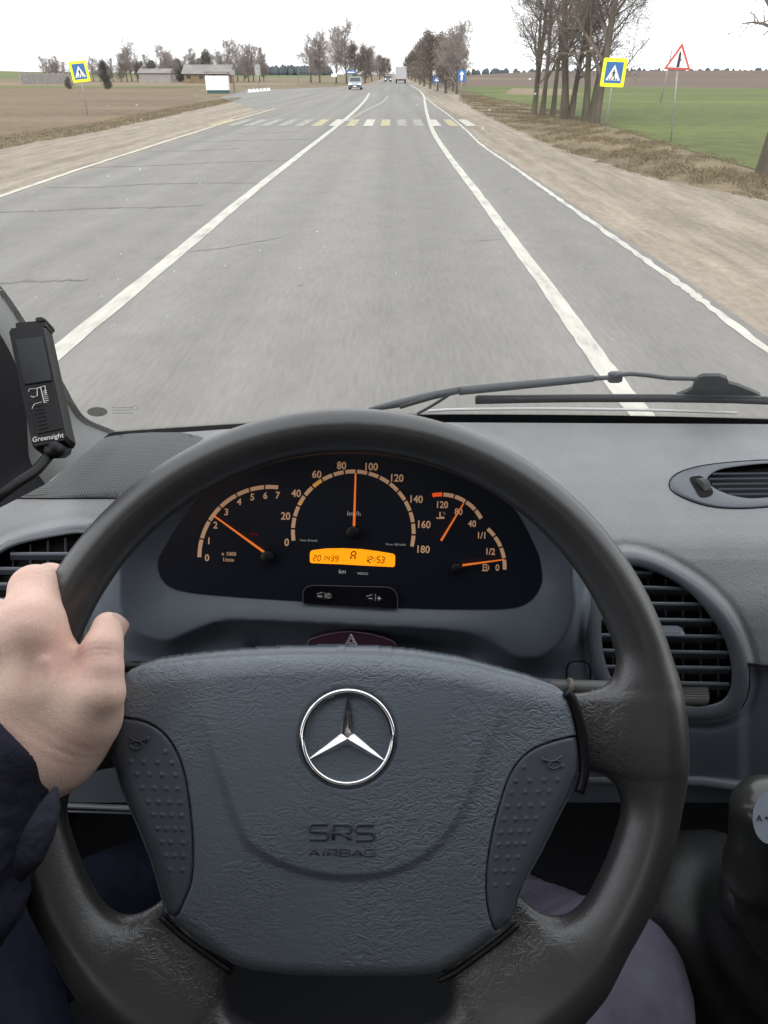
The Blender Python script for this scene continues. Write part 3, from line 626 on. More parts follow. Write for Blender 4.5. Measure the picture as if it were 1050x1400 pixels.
# ================================================================== SIGNS
def sign_frame(loc, yaw, roll=0):
    return Matrix.Translation(Vector(loc)) @ Matrix.Rotation(yaw, 4, 'Z') @ Matrix.Rotation(roll, 4, 'Y')
def flat(poly, Mx, y):          # poly in x,z of the sign plane
    return [Mx @ Vector((x, y, z)) for x, z in poly]
def rrect(w, h, r, n=5):
    P = []
    for cx, cz, a0 in ((w/2-r, h/2-r, 0), (-w/2+r, h/2-r, 90), (-w/2+r, -h/2+r, 180), (w/2-r, -h/2+r, 270)):
        for k in range(n+1): a = R(a0+90*k/n); P.append((cx+r*cos(a), cz+r*sin(a)))
    return P
def plate(name, poly, Mx, y, th, m, parent, local=False):
    b = MB(); b.prism(flat(poly, Mx, y), (Mx.to_3x3() @ Vector((0, th, 0)))); return b.obj(name, m, parent)
def ped_sign(px, py_base, dist, zc, yaw, roll, label, w=.95):
    r = ray(px, 110); base = Vector((r.x/r.y*dist, dist, 0))
    t = thing('pedestrian_sign', label, 'road sign', base, 'pedestrian crossing signs')
    MB().tube([base+Vector((0, .03, -.1)), base+Vector((0, .03, zc+.2))], .025, 8).obj('pole', M['galv'], t, True)
    Mx = sign_frame((base.x, base.y-.02, zc), yaw, roll)
    pl = plate('sign_plate', rrect(w, w*1.06, .05), Mx, 0, .015, M['signy'], t)
    plate('blue_panel', rrect(w*.72, w*.78, .03), Mx, -.006, .005, M['signb'], pl)
    plate('white_triangle', [(-.31*w, -.29*w), (.31*w, -.29*w), (0, .29*w)], Mx, -.011, .004, M['signw'], pl)
    b = MB()
    for P in ([(-.02, .13), (.03, .13), (.03, .18), (-.02, .18)], [(-.035, -.02), (.04, -.02), (.045, .12), (-.03, .12)], [(-.035, -.02), (.0, -.02), (-.07, -.17), (-.10, -.17)], [(.0, -.02), (.04, -.02), (.11, -.17), (.075, -.17)],
              [(.04, .11), (.05, .08), (.11, .0), (.10, .02)], [(-.03, .11), (-.03, .08), (-.09, .01), (-.10, .03)]):
        b.prism(flat([(x*w*1.05, (z-.08)*w*1.05) for x, z in P], Mx, -.015), Mx.to_3x3() @ Vector((0, .003, 0)))
    for x in (-.2, -.11, .02, .14):
        b.prism(flat([(x*w, -.28*w), ((x+.05)*w, -.28*w), ((x+.045)*w, -.22*w), ((x+.005)*w, -.22*w)], Mx, -.015), Mx.to_3x3() @ Vector((0, .003, 0)))
    b.obj('pedestrian_symbol', M['signk'], pl)
    return t
ped_sign(837.5, 175, 31.0, 1.84, R(-5), R(2), 'yellow bordered pedestrian crossing sign on the right, in front of the tree trunks', .84)
ped_sign(111, 150, 42, 1.90, R(8), R(-5), 'yellow bordered pedestrian crossing sign at the ploughed field on the left', .84)
# warning triangle
base = G(918, 193); t = thing('warning_sign', 'red bordered triangular warning sign on a thin pole right of the pedestrian sign', 'road sign', base)
MB().tube([base+Vector((0, .03, -.1)), base+Vector((-.24, .03, 2.5))], .024, 8).obj('pole', M['galv'], t, True)
zc = 2.14; Mx = sign_frame((base.x-.21, base.y-.02, zc), R(-8), R(2)); s = .39
pl = plate('sign_plate', [(-s, -.235), (s, -.235), (0, .45)], Mx, 0, .012, M['signr'], t)
plate('white_field', [(-s*.76, -.18), (s*.76, -.18), (0, .33)], Mx, -.006, .004, M['signw'], pl)
b = MB()
for P in ([(-.035, -.17), (.045, -.17), (.03, .17), (-.01, .24), (-.03, .16)], [(.045, -.02), (.075, .03), (.06, .05), (.04, .02)]): b.prism(flat(P, Mx, -.010), Mx.to_3x3() @ Vector((0, .003, 0)))
b.obj('junction_symbol', M['signk'], pl)
# small blue signs far ahead, and other posts
def small_sign(name, px, dist, zc, w, h, m, label, poleh=None, symbol=None):
    r = ray(px, 110); base = Vector((r.x/r.y*dist, dist, 0)); t = thing(name, label, 'road sign', base)
    MB().tube([base+Vector((0, .04, -.1)), base+Vector((0, .04, poleh or zc))], .05, 6).obj('pole', M['galv'], t, True)
    Mx = sign_frame(base+Vector((0, 0, zc)), 0); pl = plate('sign_plate', rrect(w, h, .06), Mx, 0, .02, m, t)
    if symbol: plate('symbol', symbol[0], Mx, -.008, .004, symbol[1], pl)
    return t
small_sign('blue_sign', 631, 86, 1.65, .75, 1.0, M['signb'], 'blue road sign with a white arrow before the right row of trees', symbol=([(-.1, -.4), (.1, -.4), (.1, .1), (.25, .1), (0, .4), (-.25, .1), (-.1, .1)], M['signw']))
small_sign('blue_sign', 597, 96, 1.3, .85, .75, M['signb'], 'small blue road sign against the far brown trees on the right', symbol=([(-.25, -.2), (.25, -.2), (0, .25)], M['signw']))
small_sign('pale_sign', 593.5, 100, 1.9, .35, .6, M['signw'], 'small white sign beside the blue one before the far brown trees')
small_sign('blue_sign', 480, 128, 2.0, 1.3, .5, M['signb'], 'small blue road sign above the oncoming silver car', symbol=([(-.5, -.08), (.5, -.08), (.5, .08), (-.5, .08)], M['signw']))
small_sign('grey_sign', 353, 100, 2.2, .65, 1.1, M['galv'], 'grey sign back on a tall post by the side road junction')
small_sign('junction_board', 457, 150, 1.6, 1.0, .5, M['signw'], 'tiny pale sign under the bare trees of the far left row')
# thin posts in fields
for (px, dist, h, lab) in ((908, 62, 3.2, 'thin leaning pole standing in the green field'), (408, 180, 5.5, 'thin pole left of the far left row of bare trees'), (787, 70, 2.4, 'short pale post between the roadside trunks')):
    r = ray(px, 110); base = Vector((r.x/r.y*dist, dist, 0))
    tag(MB().tube([base+Vector((0, 0, -.1)), base+Vector((h*.06, 0, h))], .05, 6).obj('pole', M['galv'], None, True), lab, 'pole')
# house, fence, bus shelter on the left
def at_h(px, dist): r = ray(px, 110); return Vector((r.x/r.y*dist, dist, 0))
hb = at_h(283, 190); t = thing('village_house', 'long low house with ochre wall and grey roof among the trees on the left', 'house', hb)
Wd, Hh = 10.0, 1.9
MB().box(hb+Vector((0, 3, Hh/2)), Wd, 6, Hh).obj('wall', M['woodwall'], t)
b = MB(); b.prism([hb+Vector((-Wd/2-.5, -.5, Hh-.1)), hb+Vector((-Wd/2-.5, 3, Hh+1.7)), hb+Vector((-Wd/2-.5, 6.5, Hh-.1))], (Wd+1, 0, 0)); b.obj('roof', M['slate'], t)
for x in (-4, -1.2, 1.6, 4): MB().box(hb+Vector((x, -.03, 1.4)), .9, .06, 1.0).obj('window', M['glassdark'], t)
hb = at_h(212, 205); t = thing('village_shed', 'low grey shed roof between the village trees', 'shed', hb)
MB().box(hb+Vector((0, 2, 1)), 7.5, 4, 2).obj('wall', M['concrete'], t)
b = MB(); b.prism([hb+Vector((-4, -.4, 1.95)), hb+Vector((-4, 2, 2.9)), hb+Vector((-4, 4.4, 1.95))], (8, 0, 0)); b.obj('roof', M['slate'], t)
f0 = at_h(28, 175); f1 = at_h(96, 185); t = thing('pale_fence', 'long pale concrete fence at the left horizon', 'fence', f0)
b = MB(); n = 9
for k in range(n):
    a = f0.lerp(f1, k/n); c = f0.lerp(f1, (k+1)/n); h = 1.9
    b.prism([a+Vector((.06, 0, 0)), c-Vector((.06, 0, 0)), c-Vector((.06, 0, -h)), a+Vector((.06, 0, h))], (0, .15, 0))
b.obj('fence_panel', M['concrete'], t)
for k in range(n+1): a = f0.lerp(f1, k/n); MB().box(a+Vector((0, .05, 1.05)), .2, .3, 2.1).obj('post', M['concrete'], t)
hb = at_h(297, 92); t = thing('bus_shelter', 'small white roadside board box with dark base left of the junction', 'shelter', hb)
MB().box(hb+Vector((0, 0, .95)), 2.4, .9, 1.35, bev=.03).obj('white_panel', M['signw'], t)
MB().box(hb+Vector((0, 0, .14)), 2.2, .8, .28).obj('base', mat('teal_base', (.04, .09, .10), .7, .2), t)
MB().box(hb+Vector((0, .2, 1.95)), 2.6, 1.3, .12).obj('roof', M['slate'], t)
for x in (-1.15, 1.15): MB().tube([hb+Vector((x, .6, 0)), hb+Vector((x, .6, 1.95))], .05, 6).obj('post', M['galv'], t)
hb = at_h(319, 96); t = thing('yellow_post', 'ochre post with a pale box beside the white roadside board', 'post', hb)
MB().tube([hb, hb+Vector((0, 0, 2.0))], .10, 8).obj('pole', M['woodwall'], t); MB().box(hb+Vector((0, 0, 1.9)), .45, .3, .5, bev=.03).obj('box', M['concrete'], t)
for k in range(6):
    p = G(341+k*5.2, 126.5-k*.45); b = MB(); b.prism([p+Vector((-.20, 0, 0)), p+Vector((.20, 0, 0)), p+Vector((.13, 0, .32)), p+Vector((-.13, 0, .32))], (0, .5, 0))
    tag(b.obj('kerb_block', M['signw']), 'white concrete kerb block in the row at the junction', 'kerb block', 'white blocks at the junction')

# ================================================================== VEHICLES
def car(name, px, dist, label, paint, front=True, w=1.75):
    r = ray(px, 110); base = Vector((r.x/r.y*dist, dist, 0)); t = thing(name, label, 'car', base)
    def sect(pts, x0, x1, m, nm, par, xt=None):
        # side profile polygon (y,z) extruded in x with narrowing top
        n = len(pts); v = []
        for sgn in (-1, 1):
            for (y, z) in pts:
                k = 1 if z < .95 else 1-.16*(z-.95)/.5
                v.append((base.x+sgn*x1*k, base.y+y, z))
        f = [tuple(range(n)), tuple(range(2*n-1, n-1, -1))]+[(i, (i+1) % n, n+(i+1) % n, n+i) for i in range(n)]
        f = [q[::-1] for q in f]
        return mesh(nm, v, f, m, par, False)
    body = sect([(0, .3), (-.05, .55), (.05, .8), (.95, .95), (1.6, 1.42), (2.9, 1.47), (3.7, 1.0), (4.2, .9), (4.25, .35), (3.9, .25), (.3, .25)], 0, w/2, paint, 'body', t)
    b = MB(); hw = w/2
    b.prism([base+Vector((-hw*.80, .99, .97)), base+Vector((hw*.80, .99, .97)), base+Vector((hw*.72, 1.55, 1.385)), base+Vector((-hw*.72, 1.55, 1.385))], (0, -.02, .02)); b.obj('windscreen', M['glassdark'], body)
    for sx in (-1, 1):
        MB().box(base+Vector((sx*hw*.72, -.05, .66)), .34, .1, .16, bev=.02).obj('headlight', M['lamp'] if front else M['redlamp'], body)
        MB().box(base+Vector((sx*(hw+.1), 1.2, .98)), .16, .1, .12, bev=.02).obj('mirror', paint, body)
        for y in (.75, 3.45):
            MB().tube([base+Vector((sx*(hw-.02), y, .31)), base+Vector((sx*(hw-.22), y, .31))], .31, 14).obj('wheel', M['tyre'], t)
    MB().box(base+Vector((0, -.06, .42)), 1.1, .06, .14).obj('grille', M['signk'], body)
    MB().box(base+Vector((0, -.10, .40)), .5, .03, .11).obj('number_plate', M['signw'], body)
    return t
car('oncoming_car', 485, 112, 'silver oncoming car with lit headlights in the left lane', M['carpaint'])
car('distant_car', 530.5, 215, 'dark distant car beside the trees at the end of the road', M['cardark'])
r = ray(548, 110); dist = 190; base = Vector((r.x/r.y*dist, dist, 0)); t = thing('truck', 'pale box truck driving ahead in our direction near the horizon', 'truck', base)
bd = MB().box(base+Vector((0, 3, 2.0)), 2.45, 6, 2.5, bev=.05).obj('cargo_box', M['truckw'], t)
MB().box(base+Vector((0, 7.1, 1.5)), 2.2, 1.9, 2.0, bev=.15).obj('cab', M['carpaint'], t)
MB().box(base+Vector((0, 4, .65)), .9, 8, .25).obj('chassis', M['signk'], t)
for sx in (-1, 1):
    MB().box(base+Vector((sx*.95, -.03, .8)), .3, .06, .15).obj('tail_light', M['redlamp'], t)
    for y in (1.0, 6.9): MB().tube([base+Vector((sx*1.15, y, .45)), base+Vector((sx*.85, y, .45))], .45, 14).obj('wheel', M['tyre'], t)

# ================================================================== VAN: DASHBOARD
dash = thing('dashboard', 'dark grey van dashboard with instruments behind the steering wheel', 'dashboard', (0, .75, 1.1))
prof = [(540, .96), (575, .92), (610, .84), (660, .755), (741, .66), (833, .612), (929, .590), (1018, .585), (1067, .590), (1150, .60)]
PX = np.array([p[0] for p in prof], float); PYv = np.array([p[1] for p in prof])
def base_y(px, py):
    yy = np.interp(py-8, PX, PYv)+np.interp(py+8, PX, PYv)+np.interp(py-24, PX, PYv)+np.interp(py+24, PX, PYv)+np.interp(py, PX, PYv)
    yy = yy/5
    e = np.abs(px-560)/520.0
    return yy+0.015*e**2
bowl = spline([(163, 800), (167, 840), (183, 863), (207, 873), (230, 876), (253, 867), (283, 855), (315, 848), (395, 850), (513, 856), (605, 861), (645, 868), (681, 884), (705, 898), (737, 898), (763, 881), (781, 850), (785, 812), (775, 740), (735, 670), (660, 615), (560, 590), (480, 585), (390, 592), (290, 625), (210, 690), (170, 750)], 4, True)
lensP = spline([(216, 773), (224, 795), (248, 808), (307, 815), (413, 822), (547, 831), (650, 833), (700, 831), (724, 822), (738, 803), (740, 784), (733, 752), (701, 693), (653, 645), (580, 614), (480, 603), (400, 607), (333, 632), (280, 672), (243, 720), (221, 757)], 4, True)
ventR_o = spline([(845, 755), (886, 760), (930, 781), (967, 807), (997, 840), (1016, 881), (1024, 918), (1021, 952), (1005, 976), (975, 986), (938, 984), (870, 976), (815, 930), (800, 850), (815, 780)], 4, True)
ventR_i = spline([(860, 774), (908, 788), (945, 813), (971, 843), (990, 874), (999, 907), (999, 937), (988, 957), (960, 965), (930, 963), (875, 955), (835, 925), (822, 860), (832, 795)], 4, True)
ventL_o = spline([(120, 717), (86, 719), (34, 731), (0, 747), (-40, 785), (-62, 840), (-60, 900), (-35, 940), (20, 950), (70, 935), (98, 890), (116, 820), (134, 750), (134, 722)], 4, True)
ventL_i = spline([(112, 729), (69, 735), (20, 747), (-8, 765), (-35, 800), (-46, 850), (-42, 895), (-22, 922), (20, 932), (60, 918), (82, 880), (100, 820), (118, 755), (120, 734)], 4, True)
oval_o = spline([(915, 664), (923, 649), (953, 638), (997, 632), (1050, 629), (1110, 628), (1140, 650), (1130, 682), (1050, 693), (997, 695), (960, 690), (927, 677)], 5, True)
oval_i = spline([(967, 655), (982, 643), (1016, 637), (1050, 634), (1095, 634), (1115, 652), (1100, 676), (1050, 680), (1023, 681), (997, 676), (975, 666)], 5, True)
LP0 = AY(480, 830, .592); LP1 = AY(480, 620, .648); LX = Vector((1, .0, 0)); LN = (LP1-LP0).cross(LX).normalized()
if LN.y > 0: LN = -LN
lensPl = Plane(LP0, LN)
def lens_y(px, py):
    rx = ((px-525)/F); ry = (700-py)/F
    rd = [rt[i]*rx+up[i]*ry+fw[i] for i in range(3)]
    t = (LP0-C0).dot(LN)/(rd[0]*LN[0]+rd[1]*LN[1]+rd[2]*LN[2]); return rd[1]*t
def dash_y(px, py):
    px = np.asarray(px, float); py = np.asarray(py, float)
    y = base_y(px, py)
    sB = polysdf(bowl, px, py); sL = polysdf(lensP, px, py)
    lip = np.clip(.579+(py-850)*-.00012, .565, .62)
    lip = np.where(py < 700, lip-.006, lip)
    fal = np.clip(1-sB/30., 0, 1)**2*(sB > 0)+(sB <= 0)                      # outside: 1 at the lip, 0 further out
    out = y*(1-fal)+np.minimum(y, lip)*fal
    t = np.clip(-sB/np.maximum(1e-6, -sB+np.maximum(sL, 0)), 0, 1)
    t = sstep(0, 1, t)*.3+.7*t
    ins = lip*(1-t)+(lens_y(px, py)+.001)*t
    y = np.where(sB > 0, out, ins)
    y = np.where(sL < -3, lens_y(px, py)+.012, y)
    # vents: raised pads with recess
    for o, i in ((ventR_o, ventR_i), (ventL_o, ventL_i)):
        s = polysdf(o, px, py); y = y-.004*sstep(9, 0, s)+.05*(polysdf(i, px, py) < 7)
        y = y+.0022*np.exp(-((s-9)/5.)**2)
    s = polysdf(oval_i, px, py); y = y+.03*(s < 3)
    # trough below the bowl, step of the lower panel
    y = y+.010*np.exp(-((py-890)/16.)**2)*sstep(330, 360, px)*sstep(690, 640, px)
    st = 910+(px-1024)*.1
    y = y+.010*sstep(st-1.5, st+2.5, py)*sstep(1008, 1026, px)
    return y
XS = np.r_[np.arange(-190, 1270, 3.0), np.arange(1270, 1990, 20.0)]; YS = np.arange(566, 1100, 3.0)
# top rows follow the curved base of the windscreen
def wy(px): return np.interp(px, [-200, 60, 150, 350, 520, 1060, 1300, 2000], [644, 607, 598, 584, 577, 580, 595, 640])
PXg, PYg = np.meshgrid(XS, YS)
top = wy(PXg); PYg = top+(PYg-566)*(1100-top)/(1100-566)
Yg = dash_y(PXg, PYg)
def rays_np(px, py):
    rx = (px-525)/F; ry = (700-py)/F
    return np.stack([rt[i]*rx+up[i]*ry+fw[i] for i in range(3)], -1)
def proj_y(px, py, y):
    r = rays_np(px, py); t = y/r[..., 1]; return np.array(C0)+r*t[..., None]
Vd = proj_y(PXg, PYg, Yg).reshape(-1, 3)
fa = grid_faces(len(YS), len(XS))
dm = mesh('dash_moulding', Vd, fa, [M['dash'], M['panel']], dash)
_sB = polysdf(bowl, PXg, PYg); _lo = (_sB < 5) | ((PYg > 715) & (PXg > 118) & (PXg < 785+(PYg-715)*.35) & (PXg < 850)) | (PYg > 915+0*PXg)
_mi = _lo[:-1, :-1].astype(int).ravel(); dm.data.polygons.foreach_set('material_index', _mi.tolist())
def on_dash(px, py, lift=.001):
    y = float(dash_y(np.array([px]), np.array([py]))[0]); p = AY(px, py, y); return p+(C0-p).normalized()*lift
def on_base(px, py, lift=.001):
    y = float(base_y(np.array([px]), np.array([py]))[0]); p = AY(px, py, y); return p+(C0-p).normalized()*lift
def fill_patch(name, poly, m, parent, lift, n=40, fn=on_base, step=4.0, smooth=True, roll=0.0):
    """conforming skin over the dash inside a pixel outline, real thickness by an edge skirt"""
    P = np.array(poly); x0, y0 = P.min(0); x1, y1 = P.max(0)
    xs = np.arange(x0-step, x1+step, step); ys = np.arange(y0-step, y1+step, step); X, Y = np.meshgrid(xs, ys); s = polysdf(P, X, Y)
    # snap outside vertices to the outline
    v = []; keep = s < step*.9; idx = -np.ones(X.shape, int)
    for a in range(X.shape[0]):
        for b_ in range(X.shape[1]):
            if keep[a, b_]:
                px, py = X[a, b_], Y[a, b_]
                if s[a, b_] > -step*.45:
                    # nearest point on outline
                    best = None
                    A = P; Bq = np.roll(P, -1, 0); e = Bq-A; tt = np.clip(((px-A[:, 0])*e[:, 0]+(py-A[:, 1])*e[:, 1])/np.maximum(1e-9, (e**2).sum(1)), 0, 1); Q = A+e*tt[:, None]
                    k = ((Q-[px, py])**2).sum(1).argmin(); px, py = Q[k]
                    idx[a, b_] = len(v); v.append(fn(px, py, lift-roll))
                else:
                    idx[a, b_] = len(v); v.append(fn(px, py, lift))
    f = []
    for a in range(X.shape[0]-1):
        for b_ in range(X.shape[1]-1):
            q = (idx[a, b_], idx[a, b_+1], idx[a+1, b_+1], idx[a+1, b_])
            if min(q) >= 0: f.append(q)
    return mesh(name, v, f, m, parent, smooth)
def ring(name, outer, inner, m, parent, fn, lo, li, depth=.02, n=2, bev=.0025):
    """frame between two outlines (same point count), rounded, with inner walls going down"""
    N_ = len(outer); v = []; f = []
    rows = []
    for (t, l) in ((0, lo-.003), (.04, lo), (.2, lo+bev), (.5, lo+bev*1.3), (.85, li+bev*.8), (.97, li), (1.0, li-.004), (1.0, li-depth)):
        row = []
        for i in range(N_):
            px = outer[i][0]*(1-t)+inner[i][0]*t; py = outer[i][1]*(1-t)+inner[i][1]*t; row.append(fn(px, py, l))
        rows.append(row)
    for r_ in rows: v += r_
    for a in range(len(rows)-1):
        for i in range(N_): f.append((a*N_+i, a*N_+(i+1) % N_, (a+1)*N_+(i+1) % N_, (a+1)*N_+i))
    return mesh(name, v, f, m, parent, True)
def resample(P, n, start=0):
    P = np.array(P); d = np.r_[0, np.cumsum(np.hypot(*(np.roll(P, -1, 0)-P).T))]; Q = np.vstack([P, P[:1]]); s = np.linspace(0, d[-1], n, endpoint=False)
    return np.stack([np.interp(s, d, Q[:, 0]), np.interp(s, d, Q[:, 1])], 1)
def match(o, i, n=90):
    """radial matching round the inner centroid"""
    o = resample(o, 400); i = resample(i, 400); c = i.mean(0)
    def at(P, a):
        ang = np.arctan2(P[:, 1]-c[1], P[:, 0]-c[0]); k = np.argsort(np.abs((ang-a+pi) % (2*pi)-pi))[0]; return P[k]
    A = np.linspace(-pi, pi, n, endpoint=False); return [at(o, a) for a in A], [at(i, a) for a in A]
# frames sit on the unmodified base surface
def vent(o, i, slats, label, wheel=None, tab=None, depth=.03):
    oo, ii = match(o, i)
    fr = ring('air_vent', oo, ii, M['vent'], dash, on_base, .006, .004, depth)
    if label: fr['label'] = label
    bk = fill_patch('vent_recess', i, M['void'], fr, -.034, step=8, smooth=False)
    sl = MB()
    for (x0, y0, x1, y1) in slats:
        a = on_base(x0, y0, -.004); c = on_base(x1, y1, -.004); d = (c-a).normalized(); nrm = (C0-a).normalized(); w = d.cross(nrm).normalized()
        dep = -nrm
        A = [p for p in (a, c)]
        h = .0017; dp = .018; dn = (dep*.93-w*.30).normalized()
        if w.z < 0: dn = (dep*.93+w*.30).normalized()
        prof_ = [(-h, 0), (0, -.001), (h, 0), (h*.9, dp), (-h*.9, dp)]
        b = len(sl.v)
        for p in A:
            for (u_, q_) in prof_: sl.v.append(p+w*u_+dn*q_)
        k = len(prof_)
        for j in range(k): sl.f.append((b+j, b+(j+1) % k, b+k+(j+1) % k, b+k+j))
    sl.obj('louvre_slats', M['slat'], fr)
    vn = MB()
    P = np.array(i)
    for x in np.arange(P[:, 0].min()+16, P[:, 0].max()-8, 24):
        col_y = [q[1] for q in P if abs(q[0]-x) < 12]
        if len(col_y) < 2: continue
        a = on_base(x, min(col_y)+4, -.022); c = on_base(x, max(col_y)-4, -.022); vn.tube([a, c], .0012, 4)
    vn.obj('rear_vanes', M['slat'], fr)
    return fr
vr_ = vent(ventR_o, ventR_i, [(828, 781, 893, 783), (826, 801, 944, 805), (822, 824, 959, 826), (822, 846, 975, 848), (822, 868, 988, 870), (824, 889, 996, 892), (828, 911, 999, 913), (836, 931, 997, 935)], 'right round-cornered vent with its adjusting tab')
a = on_base(912, 863, .004); bm = MB(); bm.box(a, .034, .016, .007, bev=.003); bm.obj('adjuster_tab', M['slat'], vr_)
def thumbwheel(px, py, rad, wid, parent, axis, fn=on_base, lift=-.004, n=30):
    c = fn(px, py, lift); b = MB(); ax = Vector(axis).normalized(); x = ax.orthogonal().normalized(); y = ax.cross(x); v = []; 
    for s_ in (-1, 1):
        for k in range(n*2):
            a_ = pi*k/n; rr_ = rad*(1 if k % 2 else .93); v.append(c+ax*s_*wid/2+x*cos(a_)*rr_+y*sin(a_)*rr_)
    m_ = n*2; f = [tuple(range(m_))[::-1], tuple(range(m_, 2*m_))]+[(k, (k+1) % m_, m_+(k+1) % m_, m_+k) for k in range(m_)]
    b.add(v, f); return b.obj('thumb_wheel', M['stalk'], parent)
thumbwheel(945, 949, .012, .030, vr_, (1, 0, 0), lift=-.010)
vl_ = vent(ventL_o, ventL_i, [(14, 757, 114, 757), (-18, 777, 108, 778), (-34, 798, 103, 799), (-42, 819, 98, 820), (-45, 840, 92, 841), (-44, 861, 86, 862), (-40, 882, 80, 883), (-34, 903, 70, 904)], 'left round-cornered vent, half hidden by the hand')
# oval vent on the dash top
oo, ii = match(oval_o, oval_i, 110)
def on_top(px, py, l): return on_base(px, py, l)
ov = ring('air_vent', oo, ii, M['vent'], dash, on_top, .001, .001, .018, bev=.0015); ov['label'] = 'small oval vent with ribbed thumb wheel on the dash top'
fill_patch('vent_recess', oval_i, M['void'], ov, -.02, step=8, smooth=False)
sl = MB()
for k, (x0, x1, y) in enumerate(((974, 1110, 648), (970, 1115, 655), (974, 1113, 662), (982, 1109, 669), (995, 1100, 676))):
    sl.tube([on_base(x0, y, -.002), on_base(x1, y-1, -.002)], .0011, 5, flat=(1, 1.6))
sl.obj('louvre_slats', M['slat'], ov)
a = on_base(957, 664, .0); b = MB(); wp = fill_patch('wheel_slot', spline([(943, 654), (950, 651), (961, 652), (975, 671), (970, 678), (958, 679), (951, 670)], 3, True), M['void'], ov, .0042, step=2)
bb = MB(); c0 = on_base(956, 668, -.004); 
n_ = 26
for k in range(n_*2):
    pass
thumbwheel(960, 666, .0105, .0085, ov, (on_base(970, 664, 0)-on_base(950, 667, 0)), lift=-.0015)
# groove line round the oval (thin dark seam)
def seam(name, pts, m, parent, rad=.0008, fn=on_base, lift=.0008, closed=False):
    P = [fn(p[0], p[1], lift) for p in pts]
    if closed: P = P+[P[0]]
    return MB().tube(P, rad, 5).obj(name, m, parent, True)
seam('seam', oval_o, M['void'], dash, .0008, lift=.0006, closed=True)
seam('seam', ventR_o, M['void'], dash, .0012, lift=.001, closed=True)
seam('seam', [(1024, 908), (1050, 911), (1130, 918)], M['void'], dash, .0012, fn=on_dash, lift=.001)
# speaker grille on the left of the dash top
gr = spline([(147, 596), (206, 590), (247, 590), (271, 596), (290, 603), (245, 632), (203, 655), (168, 678), (95, 678), (17, 678), (34, 661), (69, 659), (103, 627), (127, 606)], 1, True)
grl = [(147, 597), (175, 593), (206, 591), (247, 591), (271, 596), (290, 603), (262, 620), (240, 634), (203, 656), (168, 678), (120, 678.5), (70, 678.5), (17, 678), (-40, 690), (-60, 680), (34, 661), (69, 659), (86, 643), (103, 627), (127, 606)]
fill_patch('speaker_grille', grl, M['grille'], dash, .0035, step=5, roll=.002)
seam('seam', [(14, 681), (70, 681.5), (120, 681), (168, 681), (203, 659), (240, 637), (262, 623), (292, 605)], M['void'], dash, .0012, lift=.001)
# hazard switch and blanks
hz = [(419.3, 900), (419.8, 884), (421.2, 877.5), (424, 874.5), (440, 868.8), (461, 864.8), (480.8, 863.3), (506.7, 867), (525, 872), (536, 876.3), (540, 879.5), (541.3, 884), (542, 902)]
hpl = Plane(AY(480, 872, .580), Vector((0, -.93, .37)))
b = MB(); b.prism([hpl(x, y, 0) for x, y in hz], -hpl.n*.012); hb_ = b.obj('hazard_switch', M['hazard'], dash); hb_['label'] = 'plum coloured hazard warning switch above the steering wheel hub'
MB().tube([hpl(x, y, .0004) for x, y in hz], .0006, 5).obj('switch_edge', M['haz_edge'], hb_, True)
for (s_, wz) in ((8, .00055), (4.2, .00045)):
    T3 = [(480, 876-s_*1.1), (480+s_, 876+s_*.72), (480-s_, 876+s_*.72), (480, 876-s_*1.1), (480+s_, 876+s_*.72)]
    MB().tube([hpl(x, y, .0008) for x, y in T3], wz, 5).obj('triangle_mark', M['white'], hb_)
for (x0, x1) in ((775, 807), (817, 849)):
    pts = [(x0, 934), (x0, 914), (x0+3, 907), (x0+9, 904.5), (x1-9, 904.5), (x1-3, 907), (x1, 914), (x1, 934)]
    sb = fill_patch('blank_switch', pts, M['panel'], dash, .0022, fn=on_dash, step=4, roll=.001); seam('seam', pts, M['void'], sb, .0008, fn=on_dash, lift=.0012)
# ledges under the dashboard
lp = [AY(px, py, .600) for px, py in ((-160, 1090), (0, 1096), (90, 1101), (180, 1105), (300, 1108))]
MB().tube(lp, .0035, 8).obj('dash_ledge', M['vent'], dash, True)
MB().tube([AY(px, py, .604) for px, py in ((-160, 1100), (90, 1109), (300, 1116))], .0015, 6).obj('dash_ledge', M['panel'], dash, True)
rl = [AY(px, py, .598) for px, py in ((780, 1062), (900, 1064), (960, 1067), (1010, 1074), (1140, 1090))]
MB().tube(rl, .0075, 10, flat=(1, 1)).obj('dash_ledge', M['vent'], dash, True)
# ---------------------------------------------------------------- instrument cluster
cl_v = [lensPl(p[0], p[1]) for p in lensP]; cc = sum(cl_v, Vector())/len(cl_v)
cluster = mesh('instrument_cluster', cl_v+[cc], [(i, (i+1) % len(cl_v), len(cl_v)) for i in range(len(cl_v))], M['lens'], dash, False)
def LQ(name, polys, m, parent, off=.0006, pl=lensPl):
    v = []; f = []
    for P in polys:
        b = len(v); v += [pl(x, y, off) for x, y in P]; f.append(tuple(range(b, b+len(P))))
    return mesh(name, v, f, m, parent, False)
def arcseg(c, r0, r1, a0, a1, n=4):
    P = [(c[0]+r1*cos(R(a0+(a1-a0)*k/n)), c[1]-r1*sin(R(a0+(a1-a0)*k/n))) for k in range(n+1)]
    return P+[(c[0]+r0*cos(R(a1+(a0-a1)*k/n)), c[1]-r0*sin(R(a1+(a0-a1)*k/n))) for k in range(n+1)]
def scale_ring(name, c, r, hw, ticks, gap, m):
    return LQ(name, [arcseg(c, r-hw, r+hw, ticks[i]-gap*(i > 0), ticks[i+1]+gap*(i < len(ticks)-2)) for i in range(len(ticks)-1)], m, cluster)
scale_ring('rev_scale', (368.6, 761.7), 96, 2.7, [180, 165, 149, 134.5, 118, 106.5, 94, 83], .6, M['tan'])
sc_ = [188.4-11.25*k for k in range(19)]
